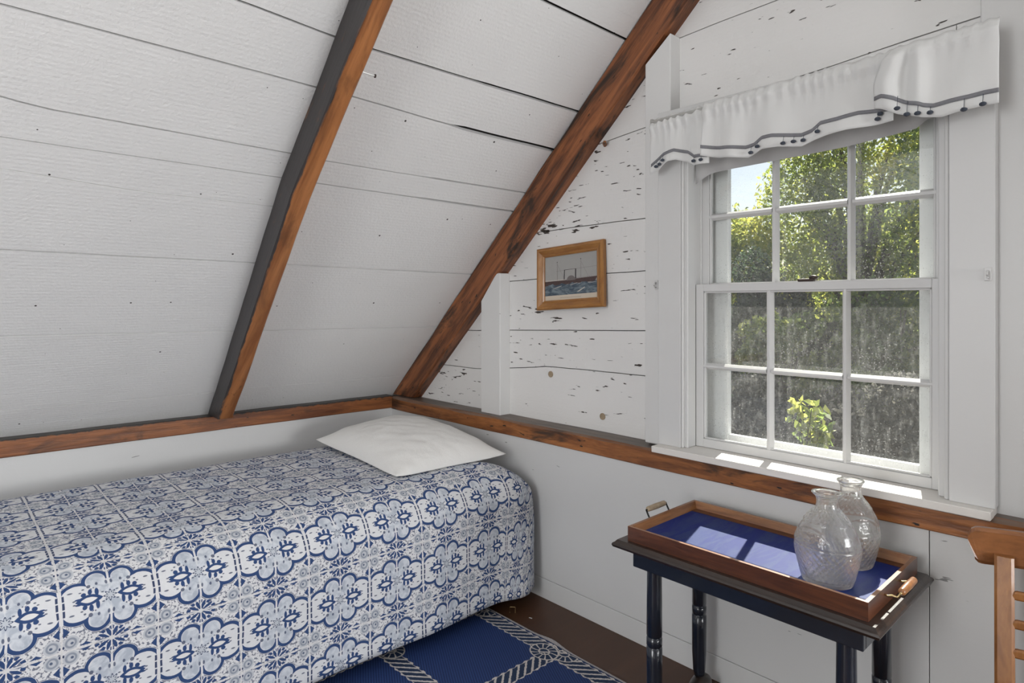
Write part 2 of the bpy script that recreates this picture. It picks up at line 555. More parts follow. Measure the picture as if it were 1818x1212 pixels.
def rug_mat():
    """flat-woven blue rug with a cream rope lattice; object coordinates are metres from the lattice knot"""
    g = G('rug_weave')
    vec = g.coord('Object')
    x, y, _ = g.xyz(vec)
    P = 0.46
    jag = (g.noise(g.coord('Object', (90, 90, 1)), 1.0, 1) - 0.5) * 0.008
    weave = g.sin((x * 0.55 + y) * 620.0)
    c = g.mix(g.step(weave, -0.6, 0.6), (0.010, 0.026, 0.095), (0.022, 0.050, 0.165))
    CREAM = (0.56, 0.52, 0.49)
    INK = (0.016, 0.032, 0.075)

    def rope(across, along, cc, sg):
        k = g.frac(across / P + 0.5) - 0.5
        s = k * P + jag
        tw = along * 27.0 + s * (30.0 * sg)
        fr = g.ab(g.frac(tw) - 0.5)
        hw = 0.034 + g.cos((along * 27.0 + 0.25) * 6.2832) * 0.0030
        body = g.step(hw - g.ab(s), 0.0, 0.002)
        stripe = g.step(fr, 0.32, 0.37)
        rim = g.step(g.ab(s), 0.027, 0.030)
        f = g.mx(stripe, rim)
        cc = g.mix(body, cc, INK)
        return g.mix(body * f, cc, CREAM)
    c = rope(x, y, c, 1.0)
    c = rope(y, x, c, -1.0)
    # knot: interlaced loops at each crossing
    kx = (g.frac(x / P + 0.5) - 0.5) * P
    ky = (g.frac(y / P + 0.5) - 0.5) * P
    for ox, oy in ((0.03, 0.022), (-0.03, -0.022)):
        rr = g.hyp(kx - ox, (ky - oy) * 1.25)
        th = g.m('ARCTAN2', ky - oy, kx - ox)
        body = 1 - g.step(g.ab(rr - 0.040 + jag * 0.3), 0.020, 0.022)
        st = g.mx(g.step(g.ab(rr - 0.040), 0.014, 0.017), g.step(g.ab(g.frac(th * 1.9 + rr * 8.0) - 0.5), 0.36, 0.41))
        c = g.mix(body, c, INK)
        c = g.mix(body * st, c, CREAM)
    # bound edge
    e = 0.052 - y
    edge = 1 - g.step(e, 0.012, 0.013)
    c = g.mix(edge, c, (0.36, 0.34, 0.34))
    c = g.mix(1 - g.step(g.ab(e - 0.0135), 0.0012, 0.002), c, INK)
    M['rug_weave'] = g.done(g.bsdf(c, 0.7, g.bump(weave, 0.25, 0.002), spec=0.3))


rug_mat()


# ------------------------------------------------------------------ object helpers
def tag(o, label=None, cat=None, group=None, kind=None):
    if label: o['label'] = label
    if cat: o['category'] = cat
    if group: o['group'] = group
    if kind: o['kind'] = kind
    return o


def empty(name, loc=(0, 0, 0), rot=(0, 0, 0), parent=None):
    o = bpy.data.objects.new(name, None)
    o.empty_display_size = 0.05
    COL.objects.link(o)
    o.location = loc
    o.rotation_euler = rot
    o.parent = parent
    return o


def link(name, me, mat, parent=None, loc=(0, 0, 0), rot=(0, 0, 0), smooth=False):
    if mat is not None and not me.materials:
        for k in (mat if isinstance(mat, (list, tuple)) else [mat]):
            me.materials.append(M[k])
    if smooth:
        for p in me.polygons:
            p.use_smooth = True
    o = bpy.data.objects.new(name, me)
    COL.objects.link(o)
    o.location = loc
    o.rotation_euler = rot
    o.parent = parent
    return o


def mesh(name, verts, faces):
    me = bpy.data.meshes.new(name)
    me.from_pydata([tuple(v) for v in verts], [], faces)
    me.update()
    return me


def bm_mesh(name, bm):
    bmesh.ops.recalc_face_normals(bm, faces=bm.faces)
    me = bpy.data.meshes.new(name)
    bm.to_mesh(me)
    bm.free()
    return me


def box_me(name, sx, sy, sz, bevel=0.0, seg=1):
    bm = bmesh.new()
    bmesh.ops.create_cube(bm, size=1.0)
    bmesh.ops.scale(bm, verts=bm.verts, vec=(sx, sy, sz))
    if bevel:
        bmesh.ops.bevel(bm, geom=list(bm.edges), offset=bevel, segments=seg, affect='EDGES', profile=0.6)
    return bm_mesh(name, bm)


def box(name, lo, hi, mat, parent=None, bevel=0.0, base=(0, 0, 0), seg=1):
    """box between two corners; base = location of the parent"""
    c = [(lo[i] + hi[i]) / 2 - base[i] for i in range(3)]
    s = [abs(hi[i] - lo[i]) for i in range(3)]
    return link(name, box_me(name, *s, bevel, seg), mat, parent, c)


def extrude_poly(name, pts, d0, d1, axis='y', bevel=0.0):
    """polygon pts in the plane across the axis, extruded from d0 to d1"""
    bm = bmesh.new()

    def P(p, d):
        return {'x': (d, p[0], p[1]), 'y': (p[0], d, p[1]), 'z': (p[0], p[1], d)}[axis]
    a = [bm.verts.new(P(p, d0)) for p in pts]
    b = [bm.verts.new(P(p, d1)) for p in pts]
    bm.faces.new(a)
    bm.faces.new(b[::-1])
    n = len(pts)
    for i in range(n):
        bm.faces.new((a[i], b[i], b[(i + 1) % n], a[(i + 1) % n]))
    if bevel:
        bmesh.ops.bevel(bm, geom=list(bm.edges), offset=bevel, segments=1, affect='EDGES')
    return bm_mesh(name, bm)


def lathe(name, prof, seg=32, caps=True):
    vs_, fs = [], []
    for r, z in prof:
        for k in range(seg):
            t = 2 * math.pi * k / seg
            vs_.append((r * math.cos(t), r * math.sin(t), z))
    n = len(prof)
    for i in range(n - 1):
        for k in range(seg):
            k2 = (k + 1) % seg
            fs.append((i * seg + k, i * seg + k2, (i + 1) * seg + k2, (i + 1) * seg + k))
    if caps:
        fs.append(tuple(range(seg))[::-1])
        fs.append(tuple(range((n - 1) * seg, n * seg)))
    return mesh(name, vs_, fs)


def tube(name, pts, r, seg=8):
    pts = [Vector(p) for p in pts]
    vs_, fs = [], []
    n = len(pts)
    up = Vector((0, 0, 1))
    for i, p in enumerate(pts):
        t = (pts[min(i + 1, n - 1)] - pts[max(i - 1, 0)]).normalized()
        a = t.cross(up)
        if a.length < 1e-3:
            a = t.cross(Vector((1, 0, 0)))
        a.normalize()
        b = t.cross(a)
        rr = r[i] if isinstance(r, (list, tuple)) else r
        for k in range(seg):
            q = 2 * math.pi * k / seg
            vs_.append(p + (a * math.cos(q) + b * math.sin(q)) * rr)
    for i in range(n - 1):
        for k in range(seg):
            k2 = (k + 1) % seg
            fs.append((i * seg + k, i * seg + k2, (i + 1) * seg + k2, (i + 1) * seg + k))
    fs.append(tuple(range(seg))[::-1])
    fs.append(tuple(range((n - 1) * seg, n * seg)))
    return mesh(name, vs_, fs)


def interp(tab, x):
    return float(np.interp(x, [t[0] for t in tab], [t[1] for t in tab]))


# ------------------------------------------------------------------ the room
SL = 0.926                                   # roof pitch: z = Z0 + SL * x
Z0 = 0.835
ANG = math.atan(SL)
CA, SA = math.cos(ANG), math.sin(ANG)
YB = 0.11                                    # face of the gable boards
YS = 0.045                                   # face of the studs and the gable rafter

fl = box('floor', (-0.2, -4.5, -0.1), (6.6, 0.16, 0.0), 'floor_paint')
tag(fl, 'brown painted wooden floor', kind='structure')

# knee wall under the slope
wl = box('wall_left', (-0.22, -4.5, 0.0), (-0.008, 0.16, 0.70), 'lower_paint')
tag(wl, 'low pale grey knee wall under the sloping ceiling', kind='structure')

# gable wall: lower painted panels, upper boards
wr = empty('wall_right', (0, 0, 0))
tag(wr, 'white painted board gable wall with the window', kind='structure')
box('panel', (-0.008, 0.002, 0.088), (2.7185, 0.05, 0.70), 'lower_paint', wr, 0.001)
box('panel', (2.7205, 0.003, 0.088), (6.6, 0.05, 0.70), 'lower_paint', wr, 0.001)
bb = box('baseboard_right', (-0.008, -0.0005, 0.0), (6.6, 0.05, 0.0865), 'lower_paint', None, 0.001)
tag(bb, 'pale grey baseboard along the window wall', kind='structure')
# solid core of the gable, with the window opening left free
OX0, OX1, OZ0, OZ1 = 1.935, 2.755, 0.765, 1.965


def core(lo, hi):
    return box('core', lo, hi, 'backing_dark', wr)


core((-0.3, 0.128, -0.1), (OX0, 0.20, 3.4))
core((OX1, 0.128, -0.1), (6.6, 0.20, 3.4))
core((OX0, 0.128, OZ1), (OX1, 0.20, 3.4))
core((OX0, 0.052, -0.1), (OX1, 0.20, OZ0))
core((-0.3, 0.052, -0.1), (OX0, 0.128, 0.70))
core((OX1, 0.052, -0.1), (6.6, 0.128, 0.70))

SEAMS = [
    [(-1, 0.70), (6, 0.70)],
    [(-1, 0.96), (0.26, 0.969), (0.68, 0.969), (0.91, 0.992), (1.10, 1.010), (1.16, 1.018), (1.25, 1.020), (1.40, 1.021), (1.72, 1.021), (6, 1.03)],
    [(-1, 1.15), (0.594, 1.170), (0.914, 1.180), (1.725, 1.202), (6, 1.24)],
    [(-1, 1.40), (0.914, 1.423), (1.717, 1.445), (6, 1.50)],
    [(-1, 1.64), (1.103, 1.651), (1.717, 1.656), (6, 1.70)],
    [(-1, 1.90), (1.479, 2.000), (1.711, 2.022), (2.81, 2.098), (6, 2.2)],
    [(-1, 2.30), (1.867, 2.333), (2.251, 2.344), (6, 2.40)],
    [(-1, 2.75), (6, 2.75)],
]


def seam(k, x):
    return interp(SEAMS[k], x) + 0.0025 * noise.noise((x * 7, k * 3.1, 0.3))


def board(k, xa, xb, clip=True):
    """gable board between seam k and k+1 from xa to xb, its left end cut to the roof pitch"""
    n = max(3, int((xb - xa) / 0.07))
    top, bot = [], []
    for i in range(n + 1):
        x = xa + (xb - xa) * i / n
        b = seam(k, x) + 0.0018
        t = seam(k + 1, x) - 0.0018
        if clip:
            lim = Z0 + SL * x + 0.01
            if lim <= b + 0.01:
                continue
            t = min(t, lim)
        bot.append((x, b))
        top.append((x, t))
    pts = bot + top[::-1]
    me = extrude_poly('board', pts, YB, YB + 0.0185, 'y')
    return link('board', me, 'gable_paint', wr)


for k in range(len(SEAMS) - 1):
    zlo = SEAMS[k][0][1]
    if k in (0, 1, 2, 3, 4):
        board(k, max(-0.14, (zlo - Z0) / SL - 0.05), OX0 - 0.005)
        board(k, OX1 + 0.005, 6.6, False)
    else:
        board(k, (zlo - Z0) / SL - 0.05, 6.6, k < 7)

me = extrude_poly('board', [(OX0 - 0.003, 1.96), (OX1 + 0.003, 1.96)] + [(x, seam(5, x) - 0.0018) for x in (OX1 + 0.003, 2.6, 2.4, 2.2, 2.05, OX0 - 0.003)], YB, YB + 0.0175, 'y')
link('board', me, 'gable_paint', wr)

# peg plugs in the boards and a stub of dowel
for x, z in ((1.188, 0.984), (1.495, 0.828)):
    me = lathe('peg', [(0.0125, 0), (0.0145, 0.002), (0.0145, 0.006), (0.0135, 0.0065), (0.0125, 0.004), (0.006, 0.0035)], 20)
    link('peg', me, 'peg_wood', wr, (x, YB + 0.003, z), (math.radians(90), 0, 0))
tag(link('peg_stub', tube('peg_stub', [(0, 0, 0), (0.012, -0.02, 0.002), (0.026, -0.036, 0.004)], [0.008, 0.0085, 0.007], 8), 'plate_wood_x', wr,
         (1.505, YB + 0.004, 1.988)), 'broken stub of a brown wooden peg')

# sloping ceiling planks; s runs up the slope from x = 0
ceil = empty('ceiling', (0, 0, Z0), (0, -ANG, 0))
tag(ceil, 'sloping ceiling of wide white painted planks', kind='structure')
CS = {
    'L': [[(-3, -0.13), (1, -0.13)], [(-3, 0.095), (-1.8, 0.089), (-1.045, 0.084)], [(-3, 0.54), (-1.83, 0.534), (-1.05, 0.525)],
          [(-3, 0.955), (-1.85, 0.948), (-1.06, 0.938)], [(-3, 1.27), (-1.86, 1.263), (-1.65, 1.244), (-1.5, 1.234), (-1.06, 1.230)],
          [(-3, 1.375), (-1.865, 1.368), (-1.07, 1.363)], [(-3, 1.505), (-1.95, 1.502), (-1.87, 1.499), (-1.80, 1.483), (-1.7, 1.481), (-1.08, 1.470)],
          [(-3, 1.755), (-1.88, 1.748), (-1.08, 1.736)], [(-3, 1.95), (-1.384, 1.933), (-1.08, 1.915)], [(-3, 2.28), (-1, 2.27)], [(-3, 2.80), (-1, 2.80)]],
    'R': [[(-1, -0.13), (1, -0.13)], [(-1, 0.096), (0.15, 0.074)], [(-1, 0.527), (0.046, 0.514)], [(-1, 0.937), (0.042, 0.925)],
          [(-1, 1.360), (0.03, 1.353)], [(-1, 1.463), (-0.5, 1.465), (0.04, 1.469)], [(-1, 1.737), (-0.53, 1.718), (0.03, 1.717)],
          [(-1, 1.912), (0.03, 1.920)], [(-1, 2.270), (0.03, 2.266)], [(-1, 2.80), (1, 2.80)]],
}
GAPS = {'L': [0, .0016, .0028, .0042, .0010, .0020, .0028, .0028, .0034, .004, 0], 'R': [0, .0015, .0030, .0024, .0030, .0020, .0026, .0044, .0052, 0]}
for side, (ya, yb) in {'L': (-4.5, -1.052), 'R': (-1.048, 0.126)}.items():
    tabs, gaps = CS[side], GAPS[side]
    for k in range(len(tabs) - 1):
        s_mid = (interp(tabs[k], -1.0) + interp(tabs[k + 1], -1.0)) / 2
        cut = float(np.interp(s_mid, [-0.1, 0.6, 1.36, 2.6], [-1.008, -1.045, -1.086, -1.088])) + 0.035
        if side == 'L':
            yb = cut - 0.001
        else:
            ya = cut + 0.001
        n = int((yb - ya) / 0.07)
        lo, hi = [], []
        for i in range(n + 1):
            y = ya + (yb - ya) * i / n
            w0 = 0.0016 * noise.noise((y * 5, k * 2.7 + 9 * (side == 'L'), 1.7))
            w1 = 0.0016 * noise.noise((y * 5, (k + 1) * 2.7 + 9 * (side == 'L'), 1.7))
            wide = [0, 0]
            if side == 'R':                          # joints that open up toward the gable rafter
                for q in (0, 1):
                    amt = {4: 0.003, 5: 0.0022, 6: 0.0065, 7: 0.002, 3: 0.0015}.get(k + q, 0)
                    wide[q] = amt * min(1.0, max(0.0, (y + 0.52) / 0.05))
            lo.append((interp(tabs[k], y) + w0 + gaps[k] + wide[0], y))
            hi.append((interp(tabs[k + 1], y) + w1 - gaps[k + 1] - wide[1], y))
        dz = R.uniform(-0.0012, 0.0012)
        me = extrude_poly('plank', lo + hi[::-1], 0.0 + dz, 0.02, 'z')
        link('plank', me, 'ceiling_paint', ceil)
link('roof_core', box_me('roof_core', 3.2, 4.8, 0.1), 'backing_dark', ceil, (1.3, -2.2, 0.0725))

# the rest of the attic room, behind and beside the camera
XT = (2.72 - Z0) / SL
tag(box('ceiling_flat', (XT - 0.05, -4.5, 2.72), (6.6, 0.16, 2.80), 'far_wall'), 'flat white ceiling above the slope', kind='structure')
tag(box('wall_side', (6.4, -4.5, 0), (6.6, 0.16, 2.76), 'far_wall'), 'white side wall', kind='structure')
tag(box('wall_rear', (-0.2, -4.6, 0), (6.6, -4.4, 2.76), 'far_wall'), 'white rear wall', kind='structure')

tag(box('wall_light_block', (3.44, -0.135, 0), (3.52, 0.045, 2.74), 'far_wall'), 'short white panel added out of view to shade the window wall', kind='structure')  # added out of view to keep side light off the window wall


def timber(name, L, sy, sz, mat, wob=0.003, seed=0, parent=None, loc=(0, 0, 0), rot=(0, 0, 0), bev=0.006, n=36, axis=0, wane=0.0):
    """hewn beam along a local axis with uneven arrises; centred on its section, starting at 0"""
    ring = [(-1, -1), (1, -1), (1, 1), (-1, 1)]
    sec = []
    for i in range(4):
        a, b, c = ring[i - 1], ring[i], ring[(i + 1) % 4]
        sec.append((b, a))
        sec.append((b, c))
    vs_, fs = [], []
    for i in range(n + 1):
        t = L * i / n
        for j, (b, o) in enumerate(sec):
            e = bev * (1 + 0.7 * noise.noise((t * 6, j // 2 * 3.3, seed)))
            if wane and b == (-1, 1):
                e += wane * max(0, 0.6 + noise.noise((t * 5, 1.3, seed + 5)))
            y = b[0] * sy / 2
            z = b[1] * sz / 2
            dy, dz = (o[0] - b[0]) / 2, (o[1] - b[1]) / 2
            y += dy * e
            z += dz * e
            y += wob * noise.noise((t * 3, b[0], seed + 1))
            z += wob * noise.noise((t * 3, b[1] * 2.1, seed + 2))
            vs_.append((t, y, z) if axis == 0 else (y, t, z))
    m = 8
    for i in range(n):
        for j in range(m):
            j2 = (j + 1) % m
            fs.append((i * m + j, i * m + j2, (i + 1) * m + j2, (i + 1) * m + j))
    fs.append(tuple(range(m))[::-1])
    fs.append(tuple(range(n * m, (n + 1) * m)))
    me = mesh(name, vs_, fs)
    bm = bmesh.new()
    bm.from_mesh(me)
    bmesh.ops.recalc_face_normals(bm, faces=bm.faces)
    bm.to_mesh(me)
    bm.free()
    for nm, k in (('across', 1 if axis == 0 else 0), ('depth', 2)):
        at = me.attributes.new(nm, 'FLOAT', 'POINT')
        at.data.foreach_set('value', [v.co[k] for v in me.vertices])
    return link(name, me, mat, parent, loc, rot)


# wall plates
t1 = timber('trim_1', 4.5, 0.20, 0.072, 'plate_wood_y', 0.0025, 3, None, (-0.098, -4.5, 0.734), axis=1, bev=0.004, n=60)
tag(t1, 'dark stained timber wall plate along the knee wall', kind='structure')
t2 = timber('trim_2', 6.5, 0.128, 0.072, 'plate_wood_x', 0.003, 8, None, (-0.004, 0.058, 0.727), bev=0.004, n=70, wane=0.010)
tag(t2, 'worn orange-brown timber wall plate across the gable below the window', kind='structure')


def stud(name, pts, label, y0=YS):
    me = extrude_poly(name, pts, y0, YB + 0.002, 'y', 0.003)
    o = link(name, me, 'stud_paint')
    return tag(o, label, kind='structure')


stud('trim_3', [(0.76, 0.755), (0.905, 0.755), (0.905, 1.462), (0.876, 1.462), (0.76, 1.325)], 'short white painted stud left of the picture under the rafter')
stud('trim_4', [(1.757, 0.77), (1.872, 0.77), (1.872, 2.335), (1.758, 2.245)], 'tall white painted stud at the left of the window')
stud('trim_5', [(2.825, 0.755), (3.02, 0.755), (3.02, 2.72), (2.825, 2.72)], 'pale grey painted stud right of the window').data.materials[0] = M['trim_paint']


def skew_rafter(name, y_of, w, dv, s0, s1, mat, seed, label):
    """rafter under the slope: y_of(s) gives its left face, dv its depth across the slope"""
    o = timber(name, s1 - s0, w, dv, mat, 0.0035, seed, None, (0, 0, 0), bev=0.006, n=50)
    me = o.data
    for v in me.vertices:
        s = v.co.x + s0
        v.co.y += y_of(s) - y_of((s0 + s1) / 2)
        smin = (0.766 - Z0 - (v.co.z - dv / 2) * CA) / SA          # foot cut level on the wall plate
        if s < smin + 0.002:
            v.co.x = smin - s0
    mid = (s0, y_of((s0 + s1) / 2) + w / 2, -dv / 2 + 0.001)
    o.location = Matrix.Rotation(-ANG, 3, 'Y') @ Vector(mid) + Vector((0, 0, Z0))
    o.rotation_euler = (0, -ANG, 0)
    return tag(o, label, 'rafter')


r1 = skew_rafter('rafter', lambda s: float(np.interp(s, [-0.1, 0.6, 1.36, 2.6], [-1.008, -1.045, -1.086, -1.088])), 0.070, 0.118,
                 -0.13, 2.75, 'rafter_wood', 11, 'freestanding roof rafter above the bed, soot-black side and orange-brown underside')
r2 = skew_rafter('rafter', lambda s: YS, 0.09, 0.148, -0.13, 2.75, 'gable_rafter_wood', 21,
                 'broad dark reddish-brown roof rafter against the gable wall beside the window')

# nail in the rafter
nl = empty('nail', (1.452, -1.015, 2.034))
tag(nl, 'long bare nail sticking out of the freestanding rafter', 'nail')
link('shank', tube('shank', [(0, -0.025, 0), (0.004, 0.040, -0.004)], 0.0022, 8), 'steel', nl)
link('head', tube('head', [(0.004, 0.040, -0.004), (0.0042, 0.043, -0.0042)], 0.006, 12), 'lock_metal', nl)

# ------------------------------------------------------------------ window
W = empty('window_1', (0, 0, 0))
tag(W, 'white double-hung sash window with twelve panes', kind='structure')


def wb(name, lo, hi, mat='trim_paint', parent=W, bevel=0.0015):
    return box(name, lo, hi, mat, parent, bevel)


# jamb lining, casings, stops, stool
wb('jamb', (1.925, 0.048, 0.765), (1.952, 0.205, 1.97))
wb('jamb', (2.737, 0.048, 0.765), (2.765, 0.205, 1.97))
wb('head_jamb', (1.925, 0.048, 1.95), (2.765, 0.205, 1.975))
wb('outer_sill', (1.93, 0.125, 0.75), (2.76, 0.26, 0.795))
wb('casing', (1.838, 0.016, 0.782), (1.934, YS + 0.002, 2.02))
wb('casing', (2.764, 0.004, 0.782), (2.864, YS + 0.002, 2.02))
wb('casing', (1.838, 0.014, 1.93), (2.864, YS + 0.002, 2.03))
for a, b, c, d in ((1.934, 1.943, 0.018, 0.06), (1.941, 1.956, 0.030, 0.086), (2.752, 2.764, 0.008, 0.06), (2.733, 2.753, 0.030, 0.086)):
    wb('stop', (a, c, 0.782), (b, d, 1.95), bevel=0.003)
wb('parting_bead', (1.950, 0.122, 0.80), (1.958, 0.128, 1.95))
wb('parting_bead', (2.731, 0.122, 0.80), (2.739, 0.128, 1.95))
wb('stool', (1.841, -0.034, 0.759), (2.861, 0.14, 0.782), 'sill_paint', bevel=0.002)


def sash(name, y, z0, z1, rb, rt, glass, hz, x0=1.954, x1=2.735, st=0.030):
    """one sash: stiles, rails, two upright and one cross muntin, six panes"""
    th = 0.034
    s = empty(name, (0, 0, 0), parent=W)
    gx0, gx1, gz0, gz1 = x0 + st, x1 - st, z0 + rb, z1 - rt
    wb('stile', (x0, y, z0), (gx0, y + th, z1), parent=s)
    wb('stile', (gx1, y, z0), (x1, y + th, z1), parent=s)
    wb('rail', (gx0, y, z0), (gx1, y + th, gz0), parent=s)
    wb('rail', (gx0, y, gz1), (gx1, y + th, z1), parent=s)
    vx = [(2.217, 2.241), (2.461, 2.484)]
    for a, b in vx:
        pts = [(a + 0.008, y + 0.002), (b - 0.008, y + 0.002), (b, y + 0.016), (b, y + 0.022), (b - 0.004, y + th - 0.002), (a + 0.004, y + th - 0.002), (a, y + 0.022), (a, y + 0.016)]
        me = extrude_poly('muntin', pts, gz0, gz1, 'z')
        link('muntin', me, 'trim_paint', s)
    h0, h1 = hz
    ends = [gx0, vx[0][0], vx[0][1], vx[1][0], vx[1][1], gx1]
    for i in range(3):
        xa, xb = ends[2 * i] - 0.004, ends[2 * i + 1] + 0.004
        pts = [(y + 0.002, h0 + 0.008), (y + 0.016, h0), (y + 0.022, h0), (y + th - 0.002, h0 + 0.004), (y + th - 0.002, h1 - 0.004), (y + 0.022, h1), (y + 0.016, h1), (y + 0.002, h1 - 0.008)]
        link('muntin', extrude_poly('muntin', pts, xa, xb, 'x'), 'trim_paint', s)
        for za, zb in ((gz0, h0), (h1, gz1)):
            wb('pane', (ends[2 * i] - 0.003, y + 0.018, za - 0.003), (ends[2 * i + 1] + 0.003, y + 0.0205, zb + 0.003), glass, s, 0.0)
    # putty bead round the opening
    for lo, hi in (((gx0, y + 0.004, gz0), (gx0 + 0.007, y + 0.016, gz1)), ((gx1 - 0.007, y + 0.004, gz0), (gx1, y + 0.016, gz1)),
                   ((gx0, y + 0.004, gz0), (gx1, y + 0.016, gz0 + 0.006)), ((gx0, y + 0.004, gz1 - 0.006), (gx1, y + 0.016, gz1))):
        wb('glazing_bead', lo, hi, parent=s, bevel=0.002)
    return s


lower = sash('lower_sash', 0.088, 0.783, 1.383, 0.031, 0.027, 'glass_lower', (1.070, 1.092))
upper = sash('upper_sash', 0.129, 1.352, 1.949, 0.030, 0.045, 'glass_upper', (1.622, 1.647))
# sash lock on the meeting rail
lk = link('sash_lock', box_me('sash_lock', 0.052, 0.020, 0.010, 0.004, 2), 'lock_metal', lower, (2.350, 0.104, 1.388))
tag(lk, 'dark metal sash lock')
bm = bmesh.new()
bmesh.ops.create_uvsphere(bm, u_segments=12, v_segments=8, radius=1)
bmesh.ops.scale(bm, verts=bm.verts, vec=(0.014, 0.010, 0.008))
link('lock_knob', bm_mesh('lock_knob', bm), 'lock_metal', lower, (2.372, 0.104, 1.396), smooth=True)

# storm window outside
st = empty('storm_window', (0, 0, 0), parent=W)
wb('storm_stile', (1.945, 0.175, 0.795), (2.036, 0.200, 1.96), 'storm_paint', st)
wb('storm_stile', (2.652, 0.175, 0.795), (2.745, 0.200, 1.96), 'storm_paint', st)
wb('storm_rail', (2.036, 0.175, 0.795), (2.652, 0.200, 0.825), 'storm_paint', st)
wb('storm_rail', (2.036, 0.175, 1.90), (2.652, 0.200, 1.96), 'storm_paint', st)
wb('storm_pane', (2.033, 0.186, 0.822), (2.655, 0.189, 1.905), 'glass_storm', st, 0)

# roller shade wound up behind the valance
shd = empty('roller_shade', (2.345, 0.075, 1.78))
tag(shd, 'pale grey roller shade drawn up at the head of the window', 'window shade')
n = 30
vs_, fs = [], []
for i in range(n + 1):
    x = 1.965 + (2.722 - 1.965) * i / n
    zb = interp([(1.965, 1.752), (1.992, 1.767), (2.026, 1.783), (2.108, 1.787), (2.48, 1.795), (2.633, 1.808), (2.68, 1.814), (2.70, 1.836), (2.722, 1.842)], x)
    for j in range(5):
        z = zb + (1.945 - zb) * j / 4
        yy = 0.076 - 0.006 * (1 - j / 4) ** 2 + 0.002 * math.sin(x * 9)
        vs_.append((x - 2.345, yy - 0.075, z - 1.78))
for i in range(n):
    for j in range(4):
        a = i * 5 + j
        fs.append((a, a + 5, a + 6, a + 1))
sh = link('shade_cloth', mesh('shade_cloth', vs_, fs), 'shade_cloth', shd, smooth=True)
md = sh.modifiers.new('thick', 'SOLIDIFY')
md.thickness = 0.0015
link('roller', tube('roller', [(-0.385, -0.008, 0.158), (0.385, -0.008, 0.158)], 0.013, 14), 'shade_cloth', shd)

# small painted hooks on the window trim
for nm, loc, lab in (('curtain_hook', (1.812, YS, 1.384), 'white painted curtain hook on the stud left of the window'),
                     ('curtain_hook', (2.849, 0.004, 1.387), 'white painted curtain hook on the right window casing')):
    h = empty(nm, loc)
    tag(h, lab, 'hook')
    link('plate', box_me('plate', 0.016, 0.004, 0.034, 0.0012), 'trim_paint', h, (0, -0.002, 0))
    link('hook', tube('hook', [(0, -0.003, 0.008), (0.001, -0.016, 0.006), (0.002, -0.022, -0.002), (0.002, -0.018, -0.010), (0.002, -0.010, -0.010)], 0.0028, 8), 'trim_paint', h)

# ------------------------------------------------------------------ valance
V = empty('valance', (2.36, -0.05, 1.79))
VO = Vector((2.36, -0.05, 1.79))
tag(V, 'gathered white cotton window valance with grey ribbon and pompom trim', 'curtain')
link('rod', tube('rod', [Vector((1.85, -0.045, 1.981)) - VO, Vector((2.876, -0.045, 1.993)) - VO], 0.007, 10), 'steel', V)
for x in (1.852, 2.864):
    link('rod_bracket', box_me('rod_bracket', 0.012, 0.064, 0.016, 0.002), 'steel', V, Vector((x, -0.018, 1.985)) - VO)


def top_z(x):
    return interp([(1.845, 1.990), (1.90, 1.993), (2.295, 2.005), (2.591, 2.010), (2.696, 2.015), (2.885, 2.022)], x)


def valance_y(x, z, y0, gather):
    """pleats: tight in the rod pocket, loose and wide below"""
    tz = top_z(x)
    q = max(0.0, min(1.0, (tz - z) / 0.21))
    pocket = math.exp(-((tz - z - 0.030) / 0.018) ** 2)
    y = y0
    y -= 0.012 * pocket
    y += gather * 0.0045 * math.sin(x * 190 + 2.2 * math.sin(x * 23)) * math.exp(-((tz - z - 0.03) / 0.040) ** 2)
    y += gather * (0.011 * q) * math.sin(x * 42 + 1.6 * math.sin(x * 9.0) + 0.4)
    y -= 0.016 * q
    if y0 < -0.06:                                   # loose folds falling from the last gather
        k = math.sin(math.pi * min(1.0, q * 1.05)) if q < 0.95 else 0.0
        y += k * (-0.020 * math.exp(-((x - 2.668) / 0.016) ** 2) + 0.014 * math.exp(-((x - 2.692) / 0.009) ** 2)
                  - 0.014 * math.exp(-((x - 2.716) / 0.014) ** 2) + 0.006 * math.sin((x - 2.72) * 34))
    return y


